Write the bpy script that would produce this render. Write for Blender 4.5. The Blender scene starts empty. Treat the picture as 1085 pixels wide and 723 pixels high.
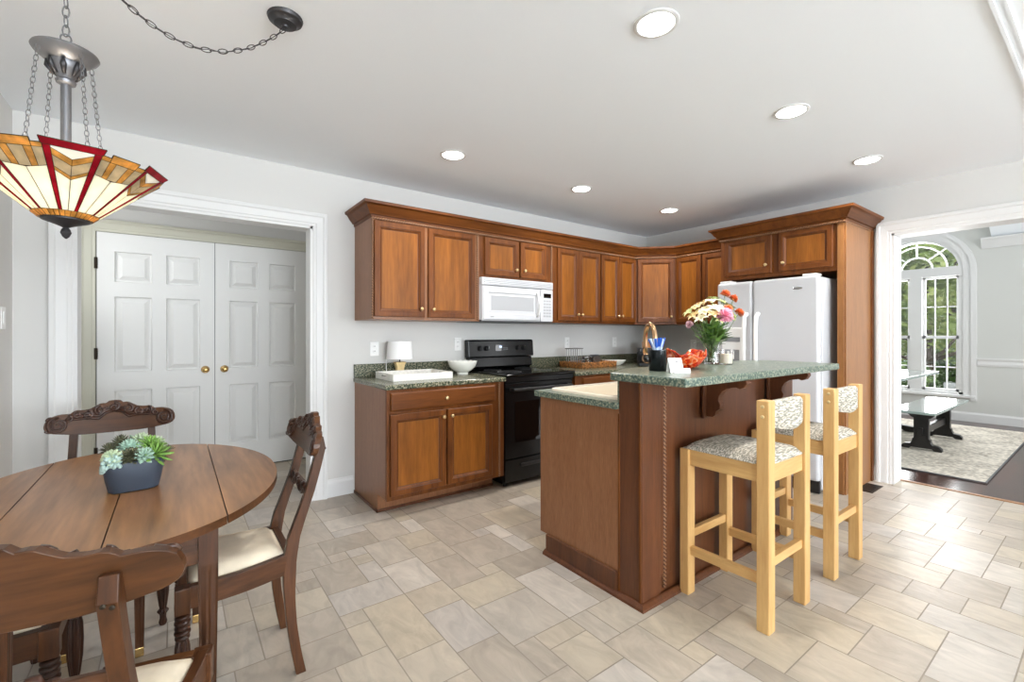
import bpy, bmesh, math, random
from mathutils import Vector, Matrix
random.seed(7)
PI = math.pi
C = bpy.context.scene.collection
scene = bpy.context.scene

# ------------------------------------------------------------------ camera, world, lights, exposure
cam_d = bpy.data.cameras.new('camera')
cam_d.sensor_fit = 'HORIZONTAL'; cam_d.sensor_width = 36.0
cam_d.lens = 36.0 * 482.0 / 1085.0
cam_d.shift_y = -7.0 / 1085.0
cam_d.clip_start = 0.02; cam_d.clip_end = 200
cam = bpy.data.objects.new('camera', cam_d)
cam.location = (0, 0, 1.25)
cam.rotation_euler = (PI / 2, 0, math.radians(-36.5))
C.objects.link(cam); scene.camera = cam

vs = scene.view_settings
vs.view_transform = 'Standard'; vs.look = 'None'; vs.gamma = 1.0
vs.use_curve_mapping = False
vs.exposure = 0.40

world = bpy.data.worlds.new('sky'); scene.world = world
world.use_nodes = True
scene.cycles.diffuse_bounces = 8; scene.cycles.max_bounces = 16; scene.cycles.transparent_max_bounces = 16
wn = world.node_tree.nodes
wn['Background'].inputs['Color'].default_value = (0.86, 0.93, 1.0, 1)
wn['Background'].inputs['Strength'].default_value = 1.5

def area(name, loc, rot, sx, sy, power, col=(1, 1, 1), spread=PI):
    l = bpy.data.lights.new(name, 'AREA'); l.shape = 'RECTANGLE'
    l.size = sx; l.size_y = sy; l.energy = power; l.color = col; l.spread = spread
    o = bpy.data.objects.new(name, l); o.location = loc; o.rotation_euler = rot
    C.objects.link(o); return o
# dining window daylight; rear pair is added fill tilted up at the ceiling
area('rear_bounce_fill', (0.60, -5.35, 1.45), (PI / 2 + 1.0, 0, 0), 2.3, 1.8, 340, (0.86, 0.93, 1.0))
area('rear_bounce_fill', (3.40, -5.35, 1.45), (PI / 2 + 1.0, 0, 0), 2.3, 1.8, 150, (0.86, 0.93, 1.0))
area('daylight_arched_window', (9.42, 1.93, 1.55), (PI / 2, 0, PI / 2), 1.1, 2.2, 95, (0.98, 0.99, 1.0))
area('daylight_dining_side', (7.1, -1.92, 1.5), (PI / 2, 0, 0), 2.2, 1.8, 62, (0.98, 0.99, 1.0))
area('daylight_hall', (-0.9, 4.35, 1.9), (PI / 2, 0, -PI / 2), 0.8, 0.8, 3, (1.0, 0.97, 0.93))

# ------------------------------------------------------------------ materials
M = {}
def new_mat(name):
    m = bpy.data.materials.new(name); m.use_nodes = True
    nt = m.node_tree; b = nt.nodes['Principled BSDF']
    return m, nt, b
def setb(b, **k):
    for key, val in k.items():
        key = key.replace('_', ' ')
        if key in b.inputs: b.inputs[key].default_value = val
def rgb(r, g, b):          # sRGB 0-255 -> linear
    f = lambda c: (c / 255 / 12.92) if c / 255 <= .04045 else ((c / 255 + .055) / 1.055) ** 2.4
    return (f(r), f(g), f(b), 1)
def plain(key, col, rough=.5, metal=0., noise=0., nscale=8., coat=0., bump=0., **k):
    m, nt, b = new_mat(key)
    setb(b, Roughness=rough, Metallic=metal, Coat_Weight=coat, **k)
    b.inputs['Base Color'].default_value = col
    tc = nt.nodes.new('ShaderNodeTexCoord'); n = nt.nodes.new('ShaderNodeTexNoise')
    n.inputs['Scale'].default_value = nscale; n.inputs['Detail'].default_value = 4
    nt.links.new(tc.outputs['Object'], n.inputs['Vector'])
    if noise > 0:
        r = nt.nodes.new('ShaderNodeValToRGB')
        r.color_ramp.elements[0].color = tuple(max(0, c * (1 - noise)) for c in col[:3]) + (1,)
        r.color_ramp.elements[1].color = tuple(min(1, c * (1 + noise)) for c in col[:3]) + (1,)
        r.color_ramp.elements[0].position = .35; r.color_ramp.elements[1].position = .65
        nt.links.new(n.outputs['Fac'], r.inputs['Fac']); nt.links.new(r.outputs['Color'], b.inputs['Base Color'])
    if bump > 0:
        bp = nt.nodes.new('ShaderNodeBump'); bp.inputs['Strength'].default_value = bump; bp.inputs['Distance'].default_value = .002
        nt.links.new(n.outputs['Fac'], bp.inputs['Height']); nt.links.new(bp.outputs['Normal'], b.inputs['Normal'])
    M[key] = m; return m
def wood(key, c1, c2, axis='z', scale=1., rough=.35, coat=.0, fine=.35, spec=.4):
    m, nt, b = new_mat(key); setb(b, Roughness=rough, Coat_Weight=coat, Coat_Roughness=.15, Specular_IOR_Level=spec)
    tc = nt.nodes.new('ShaderNodeTexCoord'); mp = nt.nodes.new('ShaderNodeMapping')
    s = {'x': (1.0, 11, 11), 'y': (11, 1.0, 11), 'z': (11, 11, 1.0)}[axis]
    mp.inputs['Scale'].default_value = tuple(v * scale for v in s)
    nt.links.new(tc.outputs['Object'], mp.inputs['Vector'])
    n1 = nt.nodes.new('ShaderNodeTexNoise'); n1.inputs['Scale'].default_value = 1.3; n1.inputs['Detail'].default_value = 5
    n1.inputs['Distortion'].default_value = .8
    n2 = nt.nodes.new('ShaderNodeTexNoise'); n2.inputs['Scale'].default_value = 9; n2.inputs['Detail'].default_value = 6
    nt.links.new(mp.outputs['Vector'], n1.inputs['Vector']); nt.links.new(mp.outputs['Vector'], n2.inputs['Vector'])
    mx = nt.nodes.new('ShaderNodeMix'); mx.data_type = 'FLOAT'; mx.inputs[0].default_value = fine
    nt.links.new(n1.outputs['Fac'], mx.inputs[2]); nt.links.new(n2.outputs['Fac'], mx.inputs[3])
    r = nt.nodes.new('ShaderNodeValToRGB')
    r.color_ramp.elements[0].position = .32; r.color_ramp.elements[1].position = .68
    r.color_ramp.elements[0].color = c1; r.color_ramp.elements[1].color = c2
    nt.links.new(mx.outputs[0], r.inputs['Fac']); nt.links.new(r.outputs['Color'], b.inputs['Base Color'])
    bp = nt.nodes.new('ShaderNodeBump'); bp.inputs['Strength'].default_value = .05; bp.inputs['Distance'].default_value = .001
    nt.links.new(n2.outputs['Fac'], bp.inputs['Height']); nt.links.new(bp.outputs['Normal'], b.inputs['Normal'])
    M[key] = m; return m
def speckle(key, base, dark, light, scale=90, rough=.25):
    m, nt, b = new_mat(key); setb(b, Roughness=rough)
    tc = nt.nodes.new('ShaderNodeTexCoord')
    n1 = nt.nodes.new('ShaderNodeTexNoise'); n1.inputs['Scale'].default_value = scale; n1.inputs['Detail'].default_value = 3
    n2 = nt.nodes.new('ShaderNodeTexVoronoi'); n2.inputs['Scale'].default_value = scale * 1.3
    n3 = nt.nodes.new('ShaderNodeTexNoise'); n3.inputs['Scale'].default_value = scale * .4
    for n in (n1, n2, n3): nt.links.new(tc.outputs['Object'], n.inputs['Vector'])
    r = nt.nodes.new('ShaderNodeValToRGB')
    e = r.color_ramp.elements; e[0].position = .36; e[0].color = dark; e[1].position = .66; e[1].color = light
    x = e.new(.5); x.color = base
    nt.links.new(n1.outputs['Fac'], r.inputs['Fac'])
    r2 = nt.nodes.new('ShaderNodeValToRGB'); r2.color_ramp.elements[0].position = .10; r2.color_ramp.elements[1].position = .22
    r2.color_ramp.elements[0].color = (1, 1, 1, 1); r2.color_ramp.elements[1].color = (0, 0, 0, 1)
    nt.links.new(n2.outputs['Distance'], r2.inputs['Fac'])
    mx = nt.nodes.new('ShaderNodeMix'); mx.data_type = 'RGBA'
    mul = nt.nodes.new('ShaderNodeMath'); mul.operation = 'MULTIPLY'
    nt.links.new(r2.outputs['Color'], mul.inputs[0]); nt.links.new(n3.outputs['Fac'], mul.inputs[1])
    nt.links.new(mul.outputs[0], mx.inputs[0]); nt.links.new(r.outputs['Color'], mx.inputs[6]); mx.inputs[7].default_value = light
    nt.links.new(mx.outputs[2], b.inputs['Base Color']); M[key] = m; return m
def glass(key, col=(1, 1, 1, 1), rough=0.):
    m, nt, b = new_mat(key); setb(b, Roughness=rough, IOR=1.45)
    b.inputs['Transmission Weight'].default_value = 1.0; b.inputs['Base Color'].default_value = col
    M[key] = m; return m
def pane(key, col=(1, 1, 1, 1)):            # thin window glass: mostly clear with a faint reflection
    m = bpy.data.materials.new(key); m.use_nodes = True; nt = m.node_tree
    for n in list(nt.nodes):
        if n.type != 'OUTPUT_MATERIAL': nt.nodes.remove(n)
    out = nt.nodes['Material Output']
    t = nt.nodes.new('ShaderNodeBsdfTransparent'); t.inputs[0].default_value = col
    g = nt.nodes.new('ShaderNodeBsdfGlossy'); g.inputs['Roughness'].default_value = .02
    mx = nt.nodes.new('ShaderNodeMixShader'); mx.inputs[0].default_value = .06
    nt.links.new(t.outputs[0], mx.inputs[1]); nt.links.new(g.outputs[0], mx.inputs[2]); nt.links.new(mx.outputs[0], out.inputs[0])
    M[key] = m; return m
def emit(key, col, strength):
    m, nt, b = new_mat(key); b.inputs['Base Color'].default_value = col
    b.inputs['Emission Color'].default_value = col; b.inputs['Emission Strength'].default_value = strength
    M[key] = m; return m
def stained(key, col, streak=.25):           # streaky opalescent art glass
    m = bpy.data.materials.new(key); m.use_nodes = True; nt = m.node_tree
    b = nt.nodes['Principled BSDF']; out = nt.nodes['Material Output']
    tc = nt.nodes.new('ShaderNodeTexCoord'); n = nt.nodes.new('ShaderNodeTexNoise'); n.inputs['Scale'].default_value = 30; n.inputs['Detail'].default_value = 5
    nt.links.new(tc.outputs['Object'], n.inputs['Vector'])
    r = nt.nodes.new('ShaderNodeValToRGB'); r.color_ramp.elements[0].position = .35; r.color_ramp.elements[1].position = .65
    r.color_ramp.elements[0].color = tuple(c * (1 - streak) for c in col[:3]) + (1,); r.color_ramp.elements[1].color = tuple(min(1, c * (1 + streak * .6)) for c in col[:3]) + (1,)
    nt.links.new(n.outputs['Fac'], r.inputs['Fac']); nt.links.new(r.outputs['Color'], b.inputs['Base Color']); setb(b, Roughness=.2)
    t = nt.nodes.new('ShaderNodeBsdfTranslucent'); nt.links.new(r.outputs['Color'], t.inputs[0])
    mx = nt.nodes.new('ShaderNodeMixShader'); mx.inputs[0].default_value = .55
    nt.links.new(b.outputs[0], mx.inputs[1]); nt.links.new(t.outputs[0], mx.inputs[2]); nt.links.new(mx.outputs[0], out.inputs[0])
    M[key] = m; return m

plain('wall_paint', rgb(213, 212, 209), .85, bump=.04, nscale=300)
plain('ceiling_paint', rgb(242, 246, 250), .9)
plain('white_trim', rgb(222, 222, 221), .45)
plain('hall_trim_tint', rgb(200, 198, 182), .5)  # trim white with the hall's beige light put into the colour
plain('door_paint', rgb(222, 221, 218), .5)
plain('dining_paint', rgb(206, 207, 203), .85)
plain('brass', rgb(205, 170, 110), .25, 1.0)
plain('pale_brass', rgb(226, 200, 150), .3, 1.0)
plain('hinge_metal', rgb(60, 52, 42), .45, .8)
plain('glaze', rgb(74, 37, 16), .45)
plain('black_enamel', rgb(14, 14, 15), .22, Specular_IOR_Level=.35)
plain('black_glass', rgb(8, 8, 9), .04)
plain('black_plastic', rgb(22, 22, 23), .35)
plain('dark_gap', rgb(14, 11, 10), .8)
plain('white_enamel', rgb(200, 201, 204), .32, coat=.05)
plain('microwave_window', rgb(168, 169, 172), .35)
plain('white_plastic', rgb(240, 240, 238), .35)
plain('grey_plastic', rgb(140, 142, 145), .4)
plain('underside_grey', rgb(70, 72, 74), .5)
plain('sink_cream', rgb(243, 232, 212), .15, coat=.3)
plain('faucet_bronze', rgb(196, 158, 120), .18, 1.0)
plain('pewter', rgb(128, 128, 131), .42, .7)
plain('pewter_dark', rgb(74, 73, 75), .45, .7)
plain('lead_came', rgb(62, 44, 28), .4, .7)
plain('chair_fabric', rgb(228, 214, 190), .9, noise=.16, nscale=7, bump=.2)
plain('lamp_shade_fabric', rgb(246, 246, 246), .8)
plain('porcelain', rgb(246, 246, 240), .2, coat=.2)
plain('tray_shell', rgb(238, 236, 230), .35, noise=.07, nscale=40)
plain('lamp_wood', rgb(205, 180, 130), .6, noise=.15, nscale=30)
plain('pot_glaze', rgb(62, 72, 86), .45)
plain('soil', rgb(48, 38, 28), .95, noise=.4, nscale=80)
plain('rosette_pale', rgb(168, 198, 180), .55, noise=.18, nscale=40)
plain('rosette_dark', rgb(84, 84, 60), .5, noise=.35, nscale=60)
plain('rosette_green', rgb(120, 160, 72), .45, noise=.25, nscale=35)
plain('rosette_mint', rgb(190, 206, 172), .5, noise=.2, nscale=40)
plain('bead_green', rgb(178, 204, 198), .45, noise=.12, nscale=40)
plain('wicker', rgb(150, 98, 46), .6, noise=.75, nscale=55)
plain('chrome', rgb(200, 200, 200), .15, 1.0)
plain('steel_grey', rgb(130, 128, 126), .35, .8)
plain('petal_orange', rgb(234, 140, 84), .6, noise=.2, nscale=60)
plain('petal_pink', rgb(236, 170, 190), .6, noise=.15, nscale=60)
plain('petal_cream', rgb(252, 244, 218), .6, noise=.1, nscale=50)
plain('petal_peach', rgb(250, 216, 164), .6, noise=.15, nscale=50)
plain('petal_lilac', rgb(206, 170, 178), .6, noise=.15, nscale=50)
plain('petal_lime', rgb(196, 206, 140), .6, noise=.15, nscale=50)
plain('leaf_green', rgb(108, 144, 64), .4, noise=.35, nscale=18)
plain('leaf_dark', rgb(66, 102, 48), .4, noise=.35, nscale=18)
plain('stem_green', rgb(92, 124, 58), .5)
plain('candle_wax', rgb(243, 230, 208), .5, Subsurface_Weight=.2)
plain('paper', rgb(246, 246, 246), .7)
plain('ink', rgb(110, 100, 104), .7)
plain('pen_blue', rgb(30, 90, 190), .3)
plain('pen_clear', rgb(206, 222, 240), .2)
plain('cup_black', rgb(20, 26, 30), .18, .4)
plain('snack_bag', rgb(196, 120, 40), .4, noise=.35, nscale=25)
plain('bench_black', rgb(24, 21, 20), .35, noise=.4, nscale=20)
plain('bench_top', rgb(150, 166, 160), .12, noise=.05, nscale=6, coat=.4)
plain('runner_cloth', rgb(196, 204, 212), .9, noise=.12, nscale=40)
plain('bark', rgb(74, 60, 46), .9, noise=.4, nscale=14)
plain('lawn', rgb(96, 112, 58), .95, noise=.4, nscale=3)
plain('vent_metal', rgb(58, 46, 36), .5, .4)
plain('patio_grey', rgb(150, 152, 150), .7)

wood('cherry', rgb(78, 41, 15), rgb(122, 69, 26), 'z', 1.0, .40, .02, spec=.25)
wood('cherry_h', rgb(78, 41, 15), rgb(122, 69, 26), 'x', 1.0, .40, .02, spec=.25)
wood('cherry_panel', rgb(104, 58, 18), rgb(150, 91, 32), 'z', .9, .40, .02, spec=.25)
wood('cherry_end_glare', rgb(124, 80, 50), rgb(154, 106, 72), 'z', 2.2, .36, .06, .6)  # paler cherry: reflection glare on the end panels put into the colour
plain('rope_wood', rgb(142, 102, 70), .35)
wood('cherry_side', rgb(124, 80, 42), rgb(156, 106, 60), 'z', 1.6, .36, .06, .5)
wood('cherry_red', rgb(76, 42, 24), rgb(106, 62, 35), 'z', 1.3, .38, .04)
wood('pine', rgb(192, 146, 88), rgb(218, 178, 118), 'z', 1.1, .45, .05)
wood('pine_h', rgb(192, 146, 88), rgb(218, 178, 118), 'y', 1.1, .45, .05)
wood('pine_x', rgb(192, 146, 88), rgb(218, 178, 118), 'x', 1.1, .45, .05)
wood('walnut_top', rgb(104, 68, 40), rgb(178, 128, 82), 'y', .55, .30, .04, .4)
wood('mahogany', rgb(54, 31, 17), rgb(94, 57, 31), 'z', 1.2, .34, .06, spec=.3)
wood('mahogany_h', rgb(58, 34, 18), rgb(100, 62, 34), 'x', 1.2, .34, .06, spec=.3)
wood('mahogany_dark', rgb(44, 24, 16), rgb(78, 46, 30), 'z', 1.5, .3, .15)
wood('mahogany_y', rgb(54, 31, 17), rgb(94, 57, 31), 'y', 1.2, .34, .06, spec=.3)
speckle('laminate', rgb(84, 90, 72), rgb(42, 54, 42), rgb(168, 160, 134), 95, .25)
speckle('laminate_teal', rgb(92, 108, 96), rgb(56, 78, 70), rgb(164, 164, 142), 95, .28)
glass('clear_glass', (1, 1, 1, 1)); glass('orange_glass', rgb(255, 92, 20), .05)
pane('window_glass')
stained('glass_cream', rgb(252, 247, 228), .06); stained('glass_red', rgb(176, 30, 48), .3)
stained('glass_amber', rgb(222, 172, 92), .4); stained('glass_grey', rgb(206, 190, 158), .2); stained('glass_white', rgb(248, 246, 238), .04)
emit('downlight_glow', (1.0, 0.97, 0.92, 1), 14.0)
emit('range_clock', rgb(190, 215, 255), 1.6)

def woven(key):
    m, nt, b = new_mat(key); setb(b, Roughness=.95)
    tc = nt.nodes.new('ShaderNodeTexCoord'); mp = nt.nodes.new('ShaderNodeMapping'); mp.inputs['Scale'].default_value = (34, 190, 190)
    nt.links.new(tc.outputs['Object'], mp.inputs['Vector'])
    n = nt.nodes.new('ShaderNodeTexNoise'); n.inputs['Scale'].default_value = 1.0; n.inputs['Detail'].default_value = .5
    nt.links.new(mp.outputs['Vector'], n.inputs['Vector'])
    r = nt.nodes.new('ShaderNodeValToRGB'); e = r.color_ramp.elements
    e[0].position = .40; e[0].color = rgb(140, 136, 126); e[1].position = .66; e[1].color = rgb(218, 211, 198)
    x = e.new(.5); x.color = rgb(176, 168, 152)
    nt.links.new(n.outputs['Fac'], r.inputs['Fac']); nt.links.new(r.outputs['Color'], b.inputs['Base Color'])
    bp = nt.nodes.new('ShaderNodeBump'); bp.inputs['Strength'].default_value = .5; bp.inputs['Distance'].default_value = .003
    nt.links.new(n.outputs['Fac'], bp.inputs['Height']); nt.links.new(bp.outputs['Normal'], b.inputs['Normal'])
    M[key] = m
woven('woven_fabric')
def tile_mat():
    m, nt, b = new_mat('floor_tile'); setb(b, Roughness=.34)
    at = nt.nodes.new('ShaderNodeAttribute'); at.attribute_name = 'tone'
    tc = nt.nodes.new('ShaderNodeTexCoord')
    mp = nt.nodes.new('ShaderNodeMapping'); mp.inputs['Rotation'].default_value = (0, 0, .6); mp.inputs['Scale'].default_value = (7, 3.2, 1)
    nt.links.new(tc.outputs['Object'], mp.inputs['Vector'])
    ad = nt.nodes.new('ShaderNodeVectorMath'); ad.operation = 'ADD'
    sc = nt.nodes.new('ShaderNodeVectorMath'); sc.operation = 'SCALE'; sc.inputs['Scale'].default_value = 37
    nt.links.new(at.outputs['Color'], sc.inputs[0]); nt.links.new(mp.outputs['Vector'], ad.inputs[0]); nt.links.new(sc.outputs[0], ad.inputs[1])
    n = nt.nodes.new('ShaderNodeTexNoise'); n.inputs['Scale'].default_value = 1.6; n.inputs['Detail'].default_value = 7; n.inputs['Distortion'].default_value = 1.4; n.inputs['Roughness'].default_value = .6
    nt.links.new(ad.outputs[0], n.inputs['Vector'])
    sep = nt.nodes.new('ShaderNodeSeparateColor'); nt.links.new(at.outputs['Color'], sep.inputs[0])
    r0 = nt.nodes.new('ShaderNodeValToRGB'); e = r0.color_ramp.elements
    e[0].position = 0; e[0].color = rgb(164, 153, 139); e[1].position = 1; e[1].color = rgb(196, 187, 175)
    for p, c in ((.35, rgb(178, 167, 153)), (.6, rgb(185, 173, 153)), (.8, rgb(180, 172, 163))):
        x = e.new(p); x.color = c
    nt.links.new(sep.outputs[0], r0.inputs['Fac'])
    r1 = nt.nodes.new('ShaderNodeValToRGB'); e = r1.color_ramp.elements
    e[0].position = .3; e[0].color = (.84, .84, .84, 1); e[1].position = .72; e[1].color = (1.15, 1.14, 1.13, 1)
    nt.links.new(n.outputs['Fac'], r1.inputs['Fac'])
    mx = nt.nodes.new('ShaderNodeMix'); mx.data_type = 'RGBA'; mx.blend_type = 'MULTIPLY'; mx.inputs[0].default_value = 1
    nt.links.new(r0.outputs['Color'], mx.inputs[6]); nt.links.new(r1.outputs['Color'], mx.inputs[7])
    nt.links.new(mx.outputs[2], b.inputs['Base Color'])
    bp = nt.nodes.new('ShaderNodeBump'); bp.inputs['Strength'].default_value = .12; bp.inputs['Distance'].default_value = .003
    nt.links.new(n.outputs['Fac'], bp.inputs['Height']); nt.links.new(bp.outputs['Normal'], b.inputs['Normal'])
    M['floor_tile'] = m
tile_mat()
plain('grout', rgb(152, 142, 130), .8)
def plank_mat():
    m, nt, b = new_mat('hardwood'); setb(b, Roughness=.16)
    tc = nt.nodes.new('ShaderNodeTexCoord'); mp = nt.nodes.new('ShaderNodeMapping')
    nt.links.new(tc.outputs['Object'], mp.inputs['Vector'])
    br = nt.nodes.new('ShaderNodeTexBrick'); br.inputs['Scale'].default_value = 1.0
    br.inputs['Brick Width'].default_value = 1.1; br.inputs['Row Height'].default_value = .085; br.inputs['Mortar Size'].default_value = .0015
    br.inputs['Color1'].default_value = rgb(84, 50, 40); br.inputs['Color2'].default_value = rgb(58, 38, 34); br.inputs['Mortar'].default_value = rgb(26, 17, 15)
    nt.links.new(mp.outputs['Vector'], br.inputs['Vector']); nt.links.new(br.outputs['Color'], b.inputs['Base Color'])
    M['hardwood'] = m
plank_mat()
def rug_mat():
    m, nt, b = new_mat('rug_weave'); setb(b, Roughness=.95)
    tc = nt.nodes.new('ShaderNodeTexCoord')
    n = nt.nodes.new('ShaderNodeTexNoise'); n.inputs['Scale'].default_value = 3.5; n.inputs['Detail'].default_value = 8
    ck = nt.nodes.new('ShaderNodeTexVoronoi'); ck.inputs['Scale'].default_value = 26; ck.distance = 'CHEBYCHEV'
    for q in (n, ck): nt.links.new(tc.outputs['Object'], q.inputs['Vector'])
    mx = nt.nodes.new('ShaderNodeMix'); mx.data_type = 'FLOAT'; mx.inputs[0].default_value = .5
    nt.links.new(n.outputs['Fac'], mx.inputs[2]); nt.links.new(ck.outputs['Distance'], mx.inputs[3])
    r = nt.nodes.new('ShaderNodeValToRGB'); e = r.color_ramp.elements
    e[0].position = .28; e[0].color = rgb(150, 142, 130); e[1].position = .55; e[1].color = rgb(214, 206, 192)
    nt.links.new(mx.outputs[0], r.inputs['Fac']); nt.links.new(r.outputs['Color'], b.inputs['Base Color']); M['rug_weave'] = m
rug_mat()
def foliage_mat(key, dark, mid, light):
    m, nt, b = new_mat(key); setb(b, Roughness=.6)
    out = nt.nodes['Material Output']
    tc = nt.nodes.new('ShaderNodeTexCoord'); n = nt.nodes.new('ShaderNodeTexNoise'); n.inputs['Scale'].default_value = 2.2; n.inputs['Detail'].default_value = 6
    nt.links.new(tc.outputs['Object'], n.inputs['Vector'])
    r = nt.nodes.new('ShaderNodeValToRGB'); e = r.color_ramp.elements
    e[0].position = .34; e[0].color = dark; e[1].position = .64; e[1].color = light; x = e.new(.5); x.color = mid
    nt.links.new(n.outputs['Fac'], r.inputs['Fac']); nt.links.new(r.outputs['Color'], b.inputs['Base Color'])
    t = nt.nodes.new('ShaderNodeBsdfTranslucent'); nt.links.new(r.outputs['Color'], t.inputs[0])
    mx = nt.nodes.new('ShaderNodeMixShader'); mx.inputs[0].default_value = .45
    nt.links.new(b.outputs[0], mx.inputs[1]); nt.links.new(t.outputs[0], mx.inputs[2]); nt.links.new(mx.outputs[0], out.inputs[0]); M[key] = m
foliage_mat('foliage_bright', rgb(96, 122, 58), rgb(158, 178, 92), rgb(214, 220, 140))
foliage_mat('foliage_deep', rgb(48, 70, 38), rgb(92, 122, 66), rgb(140, 166, 96))

# ------------------------------------------------------------------ mesh helpers
class MB:
    def __init__(s): s.v = []; s.f = []; s.m = []
    def add(s, vs, fs, m=0):
        o = len(s.v); s.v += [tuple(p) for p in vs]
        for f in fs: s.f.append(tuple(i + o for i in f)); s.m.append(m)
        return s
    def box(s, x0, x1, y0, y1, z0, z1, m=0):
        return s.add([(x0, y0, z0), (x1, y0, z0), (x1, y1, z0), (x0, y1, z0), (x0, y0, z1), (x1, y0, z1), (x1, y1, z1), (x0, y1, z1)],
                     [(0, 3, 2, 1), (4, 5, 6, 7), (0, 1, 5, 4), (1, 2, 6, 5), (2, 3, 7, 6), (3, 0, 4, 7)], m)
    def prism(s, poly, axis, a0, a1, m=0):
        # poly in the two other axes: 'y' -> (x,z), 'x' -> (y,z), 'z' -> (x,y)
        mk = {'y': lambda p, a: (p[0], a, p[1]), 'x': lambda p, a: (a, p[0], p[1]), 'z': lambda p, a: (p[0], p[1], a)}[axis]
        n = len(poly)
        vs = [mk(p, a0) for p in poly] + [mk(p, a1) for p in poly]
        fs = [tuple(range(n)), tuple(range(n, 2 * n))] + [(i, (i + 1) % n, n + (i + 1) % n, n + i) for i in range(n)]
        return s.add(vs, fs, m)
    def rings(s, loops, m=0, closed=True, cap=True, cyc=False):
        o = len(s.v); n = len(loops[0])
        for L in loops: s.v += [tuple(p) for p in L]
        k = len(loops)
        for a in range(k if cyc else k - 1):
            b = (a + 1) % k
            for i in range(n if closed else n - 1):
                j = (i + 1) % n
                s.f.append((o + a * n + i, o + a * n + j, o + b * n + j, o + b * n + i)); s.m.append(m)
        if cap and not cyc:
            s.f.append(tuple(o + i for i in range(n))); s.m.append(m)
            s.f.append(tuple(o + (k - 1) * n + i for i in range(n))); s.m.append(m)
        return s
    def lathe(s, prof, n=24, c=(0, 0, 0), m=0, reeds=0, depth=.0, cap=True, ax='z'):
        L = []
        for r, z in prof:
            ring = []
            for i in range(n):
                t = 2 * PI * i / n; q = r * (1 - depth * (.5 - .5 * math.cos(reeds * t))) if reeds else r
                p = (q * math.cos(t), q * math.sin(t), z)
                if ax == 'y': p = (p[0], p[2], p[1])
                if ax == 'x': p = (p[2], p[0], p[1])
                ring.append((c[0] + p[0], c[1] + p[1], c[2] + p[2]))
            L.append(ring)
        return s.rings(L, m, True, cap)
    def tube(s, pts, r, n=8, m=0, closed=False, sx=1., sy=1., twist=0.):
        P = [Vector(p) for p in pts]; k = len(P); L = []
        up = None
        for i in range(k):
            if closed: d = P[(i + 1) % k] - P[i - 1]
            else: d = P[min(i + 1, k - 1)] - P[max(i - 1, 0)]
            if d.length < 1e-9: d = Vector((0, 0, 1))
            d.normalize()
            if up is None:
                up = Vector((0, 0, 1)) if abs(d.z) < .9 else Vector((1, 0, 0))
            a = d.cross(up)
            if a.length < 1e-6: a = d.cross(Vector((0, 1, 0)))
            a.normalize(); b = a.cross(d).normalized(); up = b
            q = r[i] if isinstance(r, (list, tuple)) else r
            L.append([P[i] + a * (q * sx * math.cos(2 * PI * j / n + twist * i)) + b * (q * sy * math.sin(2 * PI * j / n + twist * i)) for j in range(n)])
        return s.rings(L, m, True, not closed, closed)
    def rope(s, p0, p1, r, pitch=.024, m=0):
        P0 = Vector(p0); P1 = Vector(p1); d = P1 - P0; ln = d.length; d.normalize()
        a = d.cross(Vector((0, 0, 1)) if abs(d.z) < .9 else Vector((1, 0, 0))).normalized(); b = a.cross(d)
        st = max(4, int(ln / pitch * 5)); L = []
        for i in range(st + 1):
            q = P0 + d * (ln * i / st); ph = 2 * PI * (ln * i / st) / pitch
            ring = []
            for j in range(8):
                t = 2 * PI * j / 8; rr = r * (1 + .36 * math.cos(2 * (t) - ph))
                ring.append(q + a * rr * math.cos(t) + b * rr * math.sin(t))
            L.append(ring)
        f0 = len(s.f); s.rings(L, m)
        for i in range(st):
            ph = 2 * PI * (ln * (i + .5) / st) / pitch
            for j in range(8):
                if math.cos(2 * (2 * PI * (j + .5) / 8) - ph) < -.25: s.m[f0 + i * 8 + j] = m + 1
        return s
    def sweep(s, path, prof, m=0, flip=1):
        # horizontal path (x,y); prof = [(out, z)] closed; mitred corners; 'out' is to the right of travel * flip
        P = [Vector((p[0], p[1])) for p in path]; L = []
        for i, p in enumerate(P):
            ds = []
            if i > 0: ds.append((p - P[i - 1]).normalized())
            if i < len(P) - 1: ds.append((P[i + 1] - p).normalized())
            ns = [Vector((d.y, -d.x)) * flip for d in ds]
            n = ns[0] if len(ns) == 1 else (ns[0] + ns[1]) / (1 + ns[0].dot(ns[1]))
            L.append([(p.x + n.x * o, p.y + n.y * o, z) for o, z in prof])
        return s.rings(L, m)
    def panel(s, x0, x1, z0, z1, y, rr, back=True):
        # nested rectangles seen from -y; rr = [(inset, dy, material)]
        L = [[(x0 + i, y + d, z0 + i), (x1 - i, y + d, z0 + i), (x1 - i, y + d, z1 - i), (x0 + i, y + d, z1 - i)] for i, d, _ in rr]
        o = len(s.v)
        for q in L: s.v += q
        for a in range(len(L) - 1):
            for i in range(4):
                j = (i + 1) % 4; s.f.append((o + 4 * a + i, o + 4 * a + j, o + 4 * a + 4 + j, o + 4 * a + 4 + i)); s.m.append(rr[a + 1][2])
        e = o + 4 * (len(L) - 1); s.f.append((e, e + 1, e + 2, e + 3)); s.m.append(rr[-1][2])
        if back: s.f.append((o + 3, o + 2, o + 1, o)); s.m.append(rr[0][2])
        return s
    def ball(s, c, r, n=10, k=6, m=0, sx=1., sy=1., sz=1.):
        L = []
        for a in range(1, k):
            t = PI * a / k
            L.append([(c[0] + sx * r * math.sin(t) * math.cos(2 * PI * j / n), c[1] + sy * r * math.sin(t) * math.sin(2 * PI * j / n), c[2] - sz * r * math.cos(t)) for j in range(n)])
        return s.rings(L, m)
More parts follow.
